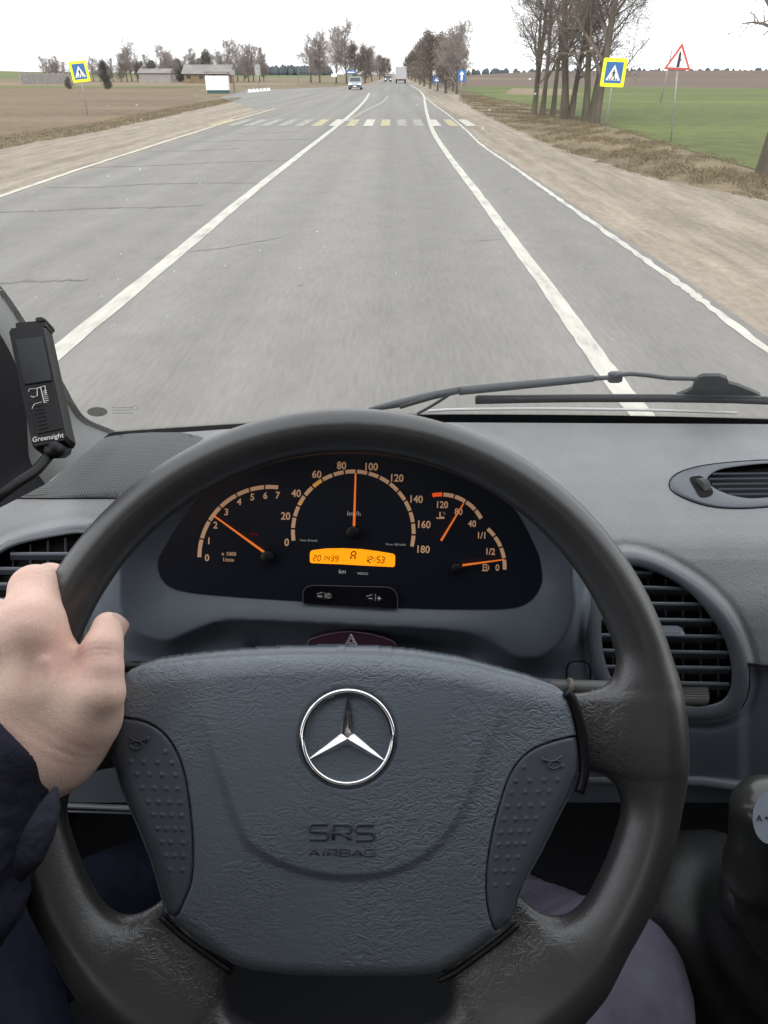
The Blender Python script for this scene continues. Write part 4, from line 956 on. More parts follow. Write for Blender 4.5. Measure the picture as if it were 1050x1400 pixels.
scale_ring('speed_scale', (483, 727), 82.5, 2.6, sc_, .8, M['tan'])
LQ('speed_zone', [arcseg((483, 727), 79.9, 85.1, 188.4-11.25*5+-.8, 188.4-11.25*6+.8), arcseg((483, 727), 79.9, 85.1, 188.4-11.25*3-.8, 188.4-11.25*3.5+.4)], M['amber_seg'], cluster, .0009)
scale_ring('temperature_scale', (603, 738), 62, 2.7, [87, 73, 57, 41, 28], .9, M['tan'])
LQ('red_zone', [arcseg((603, 738), 59.3, 64.7, 101, 88.5)], M['red_seg'], cluster)
scale_ring('fuel_scale', (620, 775), 70, 2.6, [48, 36.5, 22.5, 9, -3], .9, M['tan'])
def needle(name, base, tip, w0, w1, hub=None, hr=0):
    bx, by = base; tx, ty = tip; L = math.hypot(tx-bx, ty-by); nx, ny = (ty-by)/L, -(tx-bx)/L
    P = [(bx+nx*w0, by+ny*w0), (tx+nx*w1, ty+ny*w1), (tx-nx*w1, ty-ny*w1), (bx-nx*w0, by-ny*w0)]
    b = MB(); b.prism([lensPl(x, y, .006) for x, y in P], LN*.0012); o = b.obj(name, M['needle'], cluster)
    if hub:
        c = lensPl(*hub, .001); b = MB(); rr = hr/F*.66; b.tube([c, c+LN*.008, c+LN*.009], [rr, rr*.95, rr*.7], 24); b.obj('needle_hub', M['black'], cluster, True, auto=40)
needle('rev_needle', (361, 754.5), (292, 704.5), 1.5, .8, (367, 760), 10.5)
needle('speed_needle', (484, 719), (486.3, 647), 1.7, 1.0, (483, 727), 10.5)
needle('temperature_needle', (603, 739), (633.8, 688), 1.4, .7)
needle('fuel_needle', (632, 772.6), (689, 764.8), 1.4, .6, (623, 775), 8)
def text(name, s, px, py, hpx, m, parent, pl=lensPl, off=.0007, bold=.012, tilt=2.2, sx=1.0, align='CENTER', extrude=0.0):
    cu = bpy.data.curves.new('t', 'FONT'); cu.body = s; cu.align_x = align; cu.align_y = 'CENTER'; cu.size = 1; cu.offset = bold; cu.extrude = extrude; cu.resolution_u = 3
    to = bpy.data.objects.new('t', cu); COL.objects.link(to); bpy.context.view_layer.update()
    me = bpy.data.meshes.new_from_object(to.evaluated_get(bpy.context.evaluated_depsgraph_get()))
    vs = [v.co.copy() for v in me.vertices]; fs = [tuple(p.vertices) for p in me.polygons]
    bpy.data.objects.remove(to); bpy.data.curves.remove(cu); bpy.data.meshes.remove(me)
    k = hpx/.72; ct, st = cos(R(tilt)), sin(R(tilt)); out = []
    for v in vs:
        x, y = v.x*k*sx, -v.y*k
        out.append(pl(px+x*ct-y*st, py+x*st+y*ct, off+v.z))
    return mesh(name, out, fs, m, parent, False)
for s, x, y in (('0', 392, 742), ('20', 390.5, 706), ('40', 405, 675), ('60', 433, 649), ('80', 467, 637), ('100', 507, 638.5), ('120', 542, 654), ('140', 568.5, 683), ('160', 579, 717.5), ('180', 578, 751.5)):
    text('speed_numeral', s, x, y, 10.2, M['tan'], cluster, bold=.02, sx=.92)
for s, x, y in (('0', 283, 763), ('1', 285.5, 740), ('2', 294.5, 718.5), ('3', 309.5, 700.5), ('4', 327, 686.5), ('5', 345, 680), ('6', 362.7, 678), ('7', 379.5, 677.5)):
    text('rev_numeral', s, x, y, 9.2, M['tan'], cluster, bold=.02)
for s, x, y, h in (('120', 604, 690.5, 9.4), ('80', 627, 700, 9), ('40', 645.5, 716.5, 9), ('1/1', 658.5, 732.5, 9), ('1/2', 670, 754.5, 9), ('0', 680, 776.5, 9)):
    text('gauge_numeral', s, x, y, h, M['tan'], cluster, bold=.02, sx=.88)
text('dial_text', 'x 1000', 313, 757.5, 5.2, M['tan'], cluster); text('dial_text', '1/min', 312, 765.5, 5.2, M['tan'], cluster)
text('dial_text', 'km/h', 484, 702.5, 6.8, M['white'], cluster, bold=.0)
text('dial_text', 'Vmin 20 km/h', 422, 739, 3.1, M['white'], cluster, bold=0); text('dial_text', 'Vmax 180 km/h', 541, 744.5, 3.1, M['white'], cluster, bold=0)
text('dial_text', 'km', 468, 781.5, 5.8, M['white'], cluster); text('dial_text', 'VDO', 496, 784.3, 3.2, M['white'], cluster, sx=1.6)
text('temperature_mark', '\u00b0c', 607, 702, 3.6, M['tan'], cluster)
LQ('temperature_icon', [[(600.6, 700), (602.6, 700), (602.6, 709), (600.6, 709)], [(596, 706.5), (599, 708), (605, 706), (608, 707.5), (607, 709.4), (597, 709.2)]], M['tan'], cluster)
LQ('fuel_icon', [[(660, 771), (666, 771), (666, 772.5), (660, 772.5)], [(660, 771), (661.5, 771), (661.5, 780), (660, 780)], [(664.6, 771), (666, 771), (666, 780), (664.6, 780)], [(659, 779), (667, 779), (667, 780.8), (659, 780.8)], [(660, 775), (666, 775), (666, 776), (660, 776)], [(667.5, 772.5), (668.8, 773.5), (668.8, 779), (667.6, 779)]], M['tan'], cluster)
lcdP = [(423.6, 757), (424.6, 753.8), (427.4, 752.2), (445.7, 749.9), (468.6, 749.5), (494.5, 750.7), (515.9, 753.4), (537.2, 757), (539.6, 758.6), (540.3, 761), (540, 772), (539.2, 774.4), (537, 775.2), (506.7, 773.8), (468.6, 771.6), (426.5, 769.9), (424.3, 769), (423.6, 766.5)]
lcd = LQ('trip_display', [lcdP], M['lcd'], cluster, .0008)
SEG = {'0': 'abcdef', '1': 'bc', '2': 'abged', '3': 'abgcd', '4': 'fgbc', '5': 'afgcd', '9': 'abcdfg', 'A': 'abcefg'}
def seg7(s, cx, cy, h, w, pitch, tilt):
    polys = []; n = len(s); x0 = -(n-1)*pitch/2; th = h*.085
    for i, ch in enumerate(s):
        ox = x0+i*pitch
        if ch == ':':
            for yy in (-h*.2, h*.2): polys.append([(ox-th, yy-th), (ox+th, yy-th), (ox+th, yy+th), (ox-th, yy+th)])
            continue
        segs = {'a': ((-w/2, -h/2), (w/2, -h/2)), 'g': ((-w/2, 0), (w/2, 0)), 'd': ((-w/2, h/2), (w/2, h/2)), 'b': ((w/2, -h/2), (w/2, 0)), 'c': ((w/2, 0), (w/2, h/2)), 'f': ((-w/2, -h/2), (-w/2, 0)), 'e': ((-w/2, 0), (-w/2, h/2))}
        for k in SEG[ch]:
            (xa_, ya_), (xb_, yb_) = segs[k]; g_ = th*.7
            if ya_ == yb_: P = [(xa_+g_, ya_-th), (xb_-g_, ya_-th), (xb_-g_, ya_+th), (xa_+g_, ya_+th)]
            else: P = [(xa_-th, ya_+g_), (xa_+th, ya_+g_), (xa_+th, yb_-g_), (xa_-th, yb_-g_)]
            polys.append([(ox+p[0]-p[1]*.12, p[1]) for p in P])
    ct, st = cos(R(tilt)), sin(R(tilt))
    return [[(cx+x*ct-y*st, cy+x*st+y*ct) for x, y in P] for P in polys]
LQ('display_digits', seg7('201439', 445.4, 763.2, 7.0, 3.6, 6.0, 2.0)+seg7('A', 483, 759.6, 10.8, 5.6, 8, 2.5)+seg7('12:53', 512, 765, 8.2, 4.2, 5.6, 3.0), M['lcd_ink'], cluster, .0012)
# warm dim warning lights
LQ('warning_lamp', [[(342, 727), (352, 729), (354, 733), (340, 731)]], mat('dim_red', (.10, .008, .014), .6, .2), cluster)
podP = [(414.5, 825), (414, 811.6), (416, 806), (419.8, 802.5), (427.4, 800.2), (529.6, 802.8), (536, 804.8), (540.5, 809), (543.6, 816.2), (543.6, 832)]
b = MB(); b.prism([lensPl(x, y, .0045) for x, y in podP], -LN*.004); pod = b.obj('button_pod', M['pod'], cluster)
P = [lensPl(x, y, .0046) for x, y in podP]; MB().tube(P, .0004, 4).obj('pod_edge', M['stalk'], cluster)
def lens2(cx, cy, w, h): return [(cx-w, cy+h*.3), (cx-w*.5, cy-h*.6), (cx, cy-h), (cx+w*.5, cy-h*.6), (cx+w, cy+h*.5), (cx+w*.4, cy+h), (cx-w*.4, cy+h)]
for (cx, cy) in ((444, 814.5), (512, 817.5)): LQ('rocker_button', [lens2(cx, cy, 14, 5.6)], M['black'], cluster, .0055)
text('button_print', 'km', 437.5, 815, 3.6, M['white'], cluster, off=.006); LQ('button_print', [[(444.2, 810), (444.8, 810), (444.8, 818), (444.2, 818)], [(504, 817.5), (509.5, 817.7), (509.5, 818.8), (504, 818.6)], [(515.6, 817.4), (521, 817.6), (521, 818.8), (515.6, 818.6)], [(517.7, 815.3), (518.9, 815.3), (518.9, 820.8), (517.7, 820.8)], [(513, 812), (513.5, 812), (513.5, 821), (513, 821)],
   [(433, 811.5), (441, 809.5), (441, 810.2), (433, 812.2)], [(501, 815), (509, 812.5), (509, 813.2), (501, 815.7)]], M['white'], cluster, .006)
LQ('button_print', [arcseg((449.5, 814.4), 2.8, 3.5, 0, 330, 16), [(449.2, 812.4), (449.9, 812.4), (449.9, 815), (449.2, 815)], [(447.7, 814.4), (449.9, 814.4), (449.9, 815.1), (447.7, 815.1)]], M['white'], cluster, .006)

# ================================================================== STEERING WHEEL
wa, wb, wd = .111682748, .0423694363, .452048317
nC = Vector((math.sin(wb), math.sin(wa), math.sqrt(1-math.sin(wa)**2-math.sin(wb)**2)))
WN = (rt*nC.x+up*nC.y-fw*nC.z).normalized(); WC = D(477.534, 1014.077, wd)
WX = (rt-WN*rt.dot(WN)).normalized(); WY = WN.cross(WX)
WM = Matrix(((WX.x, WY.x, WN.x, WC.x), (WX.y, WY.y, WN.y, WC.y), (WX.z, WY.z, WN.z, WC.z), (0, 0, 0, 1))); WI = WM.inverted()
wpl = Plane(WC, WN)
def WL(px, py, w=0.0): p = WI @ wpl(px, py, w); return (p.x, p.y)
wheel = thing('steering_wheel', 'black leather four-spoke steering wheel with a chrome star emblem', 'steering wheel', WC)
wheel.matrix_world = WM; wheel.matrix_basis = WM
def wmesh(name, v, f, m, parent=None, smooth=True): return mesh(name, v, f, m, parent or wheel, smooth, True)
RC, TR = .1905, .0172
def box2(X, Y, c, ang, hx, hy, r):
    ca, sa = cos(ang), sin(ang); x = (X-c[0])*ca+(Y-c[1])*sa; y = -(X-c[0])*sa+(Y-c[1])*ca
    qx = np.abs(x)-hx+r; qy = np.abs(y)-hy+r; return np.sqrt(np.maximum(qx, 0)**2+np.maximum(qy, 0)**2)+np.minimum(np.maximum(qx, qy), 0)-r
def spoke_def(p_in, p_out, half):
    a = np.array(WL(*p_in)); b = np.array(WL(*p_out)); c = (a+b)/2; d = b-a; return (c, math.atan2(d[1], d[0]), np.linalg.norm(d)/2, half)
spk = [spoke_def((690, 1004), (895, 1000), .0235), spoke_def((612, 1230), (760, 1385), .0315), spoke_def((325, 1225), (180, 1372), .0295), spoke_def((240, 990), (60, 1003), .0235)]
def rim_sdf(X, Y, Z):
    rr = np.sqrt(X*X+Y*Y); ang = np.arctan2(Y, X); TRa = .0163-.0022*np.sin(ang); q = rr-(.2078-TRa)
    grip = 1+.0*ang
    z2 = Z*1.0
    t = np.sqrt((q*.98)**2+z2**2)-TRa
    # flatter inner front facet
    t = -smin(-t, -((-(q)*.62+z2*.78)-TRa*.93), .0035)
    o = t
    for (c, a, hx, hy) in spk:
        s2 = box2(X, Y, c, a, hx, hy, .006); zc = -.002-.016*np.clip((RC-.02-rr)/.08, 0, 1)*0.4
        yl = (-(X-c[0])*sin(a)+(Y-c[1])*cos(a))/hy; d = np.abs(Z-zc)-.0100*(1-.45*np.clip(yl*yl, 0, 1.3))
        sp = np.minimum(np.maximum(s2+.004, d+.004), 0)+np.sqrt(np.maximum(s2+.004, 0)**2+np.maximum(d+.004, 0)**2)-.004
        o = smin(o, sp, .032)
    return o
V, Fc = nets(rim_sdf, (-.214, -.214, -.03), (.214, .214, .03), .0020)
rim = wmesh('rim', V, Fc, M['rim'])
# hub pad outline
padP_px = [(172, 917), (200, 909), (250, 902), (300, 897), (360, 893), (420, 891), (470, 890.5), (520, 892), (570, 896), (640, 907), (700, 923), (740, 934), (772, 945), (781, 953), (788, 975), (794, 1003), (798, 1035), (796, 1060), (782, 1092), (764, 1126), (745, 1165), (730, 1192), (714, 1226), (705, 1262), (680, 1284), (650, 1306), (622, 1326), (600, 1337), (560, 1341), (480, 1341), (400, 1339), (345, 1334), (317, 1326), (285, 1304), (250, 1278), (221, 1252), (212, 1215), (200, 1173), (183, 1130), (162, 1082), (150, 1043), (146, 1007), (150, 985), (158, 965), (165, 943), (168, 925)]
padP = np.array([WL(x, y, .008) for x, y in padP_px])
btnL_px = [(146, 1030), (147, 1000), (152, 986), (160, 981), (200, 987), (230, 1007), (250, 1043), (260, 1090), (265, 1150), (263, 1200), (253, 1230), (236, 1262), (221, 1250), (200, 1173), (183, 1130), (160, 1080)]
btnR_px = [(793, 1009), (753, 1014), (719, 1029), (696, 1057), (680, 1103), (669, 1152), (664, 1198), (667, 1244), (682, 1282), (706, 1264), (714, 1226), (730, 1192), (745, 1165), (764, 1126), (782, 1092), (796, 1058), (798, 1035)]
btnL = np.array(spline([WL(x, y, .016) for x, y in btnL_px], 3, True)); btnR = np.array(spline([WL(x, y, .016) for x, y in btnR_px], 3, True))
airP = np.array(spline([WL(x, y, .03) for x, y in [(272, 930), (276, 1000), (302, 1080), (320, 1133), (340, 1165), (376, 1187), (426, 1203), (474, 1208), (536, 1201), (590, 1174), (626, 1132), (648, 1090), (668, 1030), (690, 960), (640, 915), (480, 895), (330, 905)]], 3, True))
EC = WL(475, 1010.5, .030)
def padH(X, Y):
    s = -polysdf(padP, X, Y)                                    # inside distance
    dome = .0235-.55*(X/1.0-0)**2*.9-.75*(Y+.0)**2*.8
    h = dome
    rr = .013; t = np.clip(s/rr, 0, 1); roll = rr*(1-np.sqrt(np.clip(1-(1-t)**2, 0, 1)))
    h = h-roll
    sa = polysdf(airP, X, Y); lowm = sstep(.05, -.03, Y)
    h = h+.0022*sstep(.0034, -.0034, sa)*lowm+.0022*(1-lowm)*sstep(.02, -.01, sa)
    re = np.hypot(X-EC[0], Y-EC[1]); h = h-.0016*sstep(.0300, .0275, re)
    return h, s
def hfield(poly, step, hf, pad=.004):
    x0, y0 = poly.min(0)-pad; x1, y1 = poly.max(0)+pad; xs = np.arange(x0, x1, step); ys = np.arange(y0, y1, step); X, Y = np.meshgrid(xs, ys)
    return X, Y
X, Y = hfield(padP, .0007, None)
H, s = padH(X, Y); sl_ = polysdf(btnL, X, Y); sr_ = polysdf(btnR, X, Y); sb_ = np.minimum(sl_, sr_)
H = H-.0040*sstep(.0006, -.0008, sb_)
H = np.where(s < 0, -.028, H); H = np.where((s >= 0) & (s < .0009), np.minimum(H, H-.004), H)
keep = s > -.0022; idx = -np.ones(X.shape, int); idx[keep] = np.arange(keep.sum())
V = np.stack([X[keep], Y[keep], H[keep]], 1); q = np.stack([idx[:-1, :-1], idx[:-1, 1:], idx[1:, 1:], idx[1:, :-1]], -1).reshape(-1, 4); q = q[q.min(1) >= 0]
pad = wmesh('hub_pad', V, q, M['pad'])
def button(poly, label, dots):
    X, Y = hfield(poly, .0007, None); s = -polysdf(poly, X, Y); H, sp = padH(X, Y)
    r_ = .0020; t = np.clip((s-.0004)/r_, 0, 1); H = H-.0002-r_*(1-np.sqrt(np.clip(1-(1-t)**2, 0, 1)))
    for (x, y) in dots:
        wx, wy_ = WL(x, y, .022); H = H+.0009*np.exp(-(((X-wx)**2+(Y-wy_)**2)/.0010**2))
    keep = s > .0002; idx = -np.ones(X.shape, int); idx[keep] = np.arange(keep.sum())
    V = np.stack([X[keep], Y[keep], H[keep]], 1); q = np.stack([idx[:-1, :-1], idx[:-1, 1:], idx[1:, 1:], idx[1:, :-1]], -1).reshape(-1, 4); q = q[q.min(1) >= 0]
    o = wmesh('horn_button', V, q, M['button']); o['label'] = label; return o
def mirror_rows(rows): return [(x, y) for y, xs in rows for x in xs]
dL = mirror_rows([(1030, [224]), (1045, [174, 193, 213, 233]), (1062, [183, 201, 219, 238]), (1081, [191, 208, 225, 241]), (1100, [199, 214, 229, 244]), (1118, [206, 219, 232, 246]), (1137, [212, 224, 236, 247]), (1156, [218, 230, 248]), (1175, [223, 235, 248]), (1195, [228, 246])])
dR = mirror_rows([(1051, [718, 773]), (1070, [707, 727, 747, 766]), (1086, [701, 720, 738, 755]), (1105, [695, 712, 729, 746]), (1123, [691, 707, 722, 736]), (1141, [687, 701, 714, 727]), (1158, [684, 697, 708, 720]), (1177, [681, 697, 711]), (1196, [680, 692, 705]), (1216, [680, 698])])
bL = button(btnL, 'left horn button with raised dots', dL); bR = button(btnR, 'right horn button with raised dots', dR)
def on_pad(x, y, lift): h, _ = padH(np.array([x]), np.array([y])); return Vector((x, y, float(h[0])+lift))
def horn_icon(cx, cy, sgn, parent, rot):
    def P(u, v): a = R(rot); uu = u*sgn; x, y = WL(cx+uu*cos(a)-v*sin(a), cy+uu*sin(a)+v*cos(a), .02); return on_pad(x, y, .0004)
    b = MB(); b.tube([P(14, -6), P(6, -1.5), P(-2, -.5), P(-13, -5), P(-15, -9)], .00045, 5)
    b.tube([P(-15, -9), P(-12, 0)], .00045, 5)
    e = [P(2+9*cos(2*pi*k/16), 4.5+5.5*sin(2*pi*k/16)) for k in range(17)]; b.tube(e, .00045, 5)
    b.obj('horn_symbol', M['button'], parent, True, True)
horn_icon(186, 1016, -1, bL, 4); horn_icon(758, 1043, 1, bR, -8)
# SRS AIRBAG
class PadPl:
    def __call__(s, px, py, off=0.0):
        x, y = WL(px, py, .024); h, _ = padH(np.array([x]), np.array([y])); return Vector((x, y, float(h[0])+off))
def wtext(s_, px, py, h, bold, sx):
    cu = bpy.data.curves.new('t', 'FONT'); cu.body = s_; cu.align_x = 'CENTER'; cu.align_y = 'CENTER'; cu.size = 1; cu.offset = bold; cu.extrude = .5; cu.resolution_u = 3; cu.space_character = 1.08
    to = bpy.data.objects.new('t', cu); COL.objects.link(to); bpy.context.view_layer.update()
    me = bpy.data.meshes.new_from_object(to.evaluated_get(bpy.context.evaluated_depsgraph_get()))
    vs = [v.co.copy() for v in me.vertices]; fs = [tuple(p.vertices) for p in me.polygons]
    bpy.data.objects.remove(to); k = h/.72; P = PadPl()
    out = [P(px+v.x*k*sx, py-v.y*k, .0016 if v.z > 0 else -.001) for v in vs]
    return mesh('embossed_text', out, fs, M['emboss'], pad, False, True)
GLY = {'S': [[(1, 1), (.12, 1), (0, .9), (0, .62), (.1, .5), (.9, .5), (1, .4), (1, .1), (.88, 0), (0, 0)]], 'R': [[(0, 0), (0, 1), (.88, 1), (1, .9), (1, .55), (.88, .45), (0, .45)], [(.5, .45), (1, 0)]], 'A': [[(0, 0), (.5, 1), (1, 0)], [(.2, .32), (.8, .32)]],
       'I': [[(.5, 0), (.5, 1)]], 'B': [[(0, 0), (0, 1), (.85, 1), (.95, .85), (.95, .62), (.85, .52), (0, .52)], [(.85, .52), (1, .42), (1, .1), (.88, 0), (0, 0)]], 'G': [[(1, .95), (.12, 1), (0, .88), (0, .12), (.12, 0), (1, 0), (1, .5), (.55, .5)]]}
def glyphs(word, x0, x1, yb, yt, widths, rad):
    b = MB(); P = PadPl(); tot = sum(widths); gap = (x1-x0)*.26/len(widths); u = ((x1-x0)-gap*(len(widths)-1))/tot; x = x0
    for ch, w in zip(word, widths):
        for ln in GLY[ch]: b.tube([P(x+p[0]*w*u, yb+(yt-yb)*p[1]+(x-x0)*.012, .0002) for p in ln], rad, 6, flat=(1, .7))
        x += w*u+gap
    return b.obj('embossed_text', M['emboss'], pad, True, True)
glyphs('SRS', 424, 511, 1147, 1126, [1, 1, 1], .00105); glyphs('AIRBAG', 423, 512, 1169.5, 1160, [1, .35, 1, 1, 1, 1], .00048)
# emblem: ring and three pointed star
ez = float(padH(np.array([EC[0]]), np.array([EC[1]]))[0][0])
em = MB(); ER, et = .0262, .00175; n1, n2 = 72, 10; v = []; f = []
for i in range(n1):
    a = 2*pi*i/n1
    for j in range(n2):
        b_ = 2*pi*j/n2; rr = ER+et*cos(b_)*1.05; v.append((EC[0]+rr*cos(a), EC[1]+rr*sin(a), ez+.0012+et*.9*sin(b_)))
for i in range(n1):
    for j in range(n2): f.append((i*n2+j, ((i+1) % n1)*n2+j, ((i+1) % n1)*n2+(j+1) % n2, i*n2+(j+1) % n2))
emb = wmesh('emblem_ring', v, f, M['chrome'])
v = [(EC[0], EC[1], ez+.0042)]; f = []
for k in range(3):
    a = R(90-1.5+120*k); a2 = a+R(60)
    v += [(EC[0]+ER*cos(a), EC[1]+ER*sin(a), ez+.0012), (EC[0]+.0046*cos(a2), EC[1]+.0046*sin(a2), ez-.0002)]
for k in range(3):
    t_ = 1+2*k; s1 = 2+2*k; s0 = 2+2*((k-1) % 3); f += [(0, s0, t_), (0, t_, s1)]
wmesh('emblem_star', v, f, M['chrome'], emb, False)
for nm, P_, rr_, w_ in (('side_trim', [(774, 946), (782, 956), (789, 976), (795, 1003), (799, 1035), (798, 1062), (792, 1084)], .0032, .010), ('lower_seam', [(708, 1264), (682, 1286), (651, 1309), (622, 1330), (600, 1341)], .0018, .0065), ('lower_seam', [(219, 1253), (250, 1281), (285, 1307), (317, 1330)], .0018, .0065)):
    MB().tube([Vector((*WL(x, y, w_), w_)) for x, y in spline(P_, 4)], rr_, 8).obj(nm, M['black'], wheel, True, True)
# hub back and column
def hub_sdf(X, Y, Z): 
    return smin(np.maximum(polysdf(padP*.90, X, Y), np.abs(Z+.026)-.018)-.003, cone(X, Y, Z, (0, -.03, -.03), (0, -.03, -.16), .045, .042), .01)
V, Fc = nets(hub_sdf, (-.16, -.17, -.20), (.16, .10, .0), .004, False); wmesh('hub_back', V, Fc, M['black'])
# stalk on the right of the column
st = thing('column_stalk', 'grey column stalk with printed marks right of the hub behind the rim', 'stalk', AY(700, 945, .52))
sp_ = [AY(px, py, .535) for px, py in ((640, 938), (700, 938), (770, 939), (830, 941), (905, 943))]
sk = MB().tube(sp_, [.008, .0085, .0072, .0075, .007], 14, flat=(1, 1)).obj('lever', M['stalk'], st, True)
MB().tube([AY(776, 938, .533), AY(781, 938.5, .533)], .0082, 14).obj('collar', M['woodwall'] if False else mat('stalk_collar', (.16, .14, .11), .5, .4), st, True)
LPl = Plane(AY(770, 940, .525), Vector((0, -.7, .7)))
LQ('white_mark', [[(739, 938), (744.5, 931.5), (749, 938)]], M['white'], sk, 0, LPl)
text('printed_symbol', '8', 812, 946, 9, M['white'], sk, LPl, .0, .0, 92)
stl = thing('column_stalk', 'short black column stalk end showing left of the hub beside the thumb', 'stalk', AY(180, 915, .5))
MB().tube([AY(150, 918, .50), AY(168, 911, .50), AY(190, 912, .505), AY(225, 914, .51)], [.005, .0055, .0055, .004], 10).obj('lever', M['black'], stl, True)

# ================================================================== WINDSCREEN, PILLAR, WIPER
ws = thing('windscreen', 'large dusty windscreen in front of the dashboard', 'windscreen', (0, .95, 1.38))
gb = AY(560, 571, .955); gn = Vector((0, -1, -1.02)).normalized(); gpl = Plane(gb, gn)
# curved glass: plane bending back at the sides
def glass_pt(x, t):
    bend = -.10*(abs(x-.25)/.95)**2.6
    return Vector((x, gb.y+.012-t*.72+bend, gb.z-.02+t*.70))
v = []; nx_, nt_ = 40, 16
for j in range(nt_+1):
    for i in range(nx_+1): v.append(glass_pt(-.72+2.05*i/nx_, 1.22*j/nt_))
glass = mesh('glass', v, grid_faces(nt_+1, nx_+1), M['glass'], ws)
# frit band along the base, its black also painting the shaded gap below
P = [(px, py) for px, py in ((40, 603), (80, 598), (110, 594), (150, 590), (250, 583), (350, 577), (430, 572), (520, 567.5), (600, 565.5), (750, 566), (900, 568), (1060, 572), (1180, 577))]
P = spline(P, 6); v = []
def at_g(px, py, off=0.0):
    # intersection with the glass family (flat part)
    r_ = ray(px, py); p0 = Vector((0, gb.y+.012, gb.z-.02)); n_ = Vector((0, .70, .72)).normalized(); t = (p0+n_*off-C0).dot(n_)/r_.dot(n_); p = C0+r_*t
    return p
for (px, py) in P: v += [at_g(px, py+1.0), at_g(px, py+15, -.0)]
mesh('frit_band', v, grid_faces(len(P), 2), M['void'], ws, False)
dv = []; df = []
for k in range(0, 420):
    for row in range(2):
        t = (k+.5*row)/420*(len(P)-1); i = int(t); fr = t-i
        if i+1 >= len(P): continue
        px = P[i][0]*(1-fr)+P[i+1][0]*fr; py = P[i][1]*(1-fr)+P[i+1][1]*fr+.4-row*1.5; s_ = .9-.3*row; b = len(dv)
        dv += [at_g(px-s_, py, .0), at_g(px, py-s_*.7, .0), at_g(px+s_, py, .0), at_g(px, py+s_*.7, .0)]; df.append((b, b+1, b+2, b+3))
tag(mesh('frit_dots', dv, df, M['void'], ws, False), kind='stuff')
# pale bead put in for the highlight along the cowl edge
Pw = spline([(585, 562), (620, 560), (700, 559), (800, 559.3), (900, 561), (1007, 564.5)], 5); MB().tube([at_g(px, py, .006) for px, py in Pw], .0021, 8).obj('highlight_strip', M['highlight_line'], ws, True)
# sensor patch and maker's marks on the glass
e = [at_g(133+14*cos(2*pi*k/24), 563+6.5*sin(2*pi*k/24), -.002) for k in range(24)]; mesh('glass_patch', e, [tuple(range(24))], mat('patch_grey', (.50, .50, .48), .5, .3), ws, False)
gq = []; 
for row, (y0, n_) in enumerate(((557, 9), (560.5, 8), (564.5, 9))):
    for k in range(n_): x = 154+k*3.2; gq.append([(x, y0), (x+2.2, y0), (x+2.2, y0+.7), (x, y0+.7)])
for k in range(8): a = k*pi/4; gq.append([(184.5+4*cos(a), 557.5+3*sin(a)), (184.5+4.8*cos(a), 557.5+3.5*sin(a)), (184.5+4.8*cos(a+.6), 557.5+3.5*sin(a+.6)), (184.5+4*cos(a+.6), 557.5+3*sin(a+.6))])
v = []; f = []
for q_ in gq:
    b = len(v); v += [at_g(x, y, -.002) for x, y in q_]; f.append((b, b+1, b+2, b+3))
mesh('etched_marks', v, f, mat('etch', (.2, .2, .2), .6, .2), ws, False)
# wiper, outside the glass
wp_ = thing('wiper', 'grey windscreen wiper arm with black blade lying across the glass', 'wiper', at_g(560, 550, .03))
def wg(px, py, o=.03): return at_g(px, py, o)
def strap(name, pts, w, m, par, o=.03, th=.006):
    return MB().tube([wg(x, y, o) for x, y in pts], w, 8, flat=(1, .7)).obj(name, m, par, True)
arm = strap('arm', [(505, 560), (540, 552.5), (590, 541), (628, 533.5)], [.004, .0085, .0085, .007], M['wiper'], wp_)
strap('arm_sleeve', [(628, 534.5), (700, 527.5), (770, 521), (812, 517)], [.0082, .0080, .0072, .0065], M['wiper'], wp_)
strap('arm_rod', [(805, 518), (835, 516), (845, 512.5), (862, 511), (885, 513), (915, 517), (952, 518)], .0042, M['wiper'], wp_)
strap('strut', [(572, 565), (590, 555), (606, 545), (622, 534)], .0032, M['wiper'], wp_, .034)
strap('spring', [(548, 556), (575, 548), (600, 541)], .0045, M['rubber'], wp_, .022)
MB().box(wg(841, 515.5), .018, .010, .014, bev=.002).obj('clip', M['wiper'], wp_)
bl = strap('blade', [(650, 547), (720, 546), (800, 545), (900, 545), (1000, 546.5), (1090, 550), (1200, 556)], [.0078]+[.0068]*6, M['rubber'], wp_, .022)
strap('blade_spine', [(652, 542), (800, 540.6), (900, 540.5), (1000, 541.5), (1090, 545)], .0026, M['wiper'], wp_, .026)
b = MB(); b.prism([wg(x, y, .030) for x, y in ((925, 541), (938, 536), (946, 532), (950, 522), (956, 516.5), (962, 514.5), (984, 514.5), (994, 518), (996, 524), (1010, 528), (1030, 536), (1040, 541))], Vector((0, .003, .003))); b.obj('bracket', M['wiper'], wp_, False)
MB().tube([wg(976, 520, .028), wg(976, 520, .034)], .0018, 8).obj('rivet', M['rubber'], wp_)
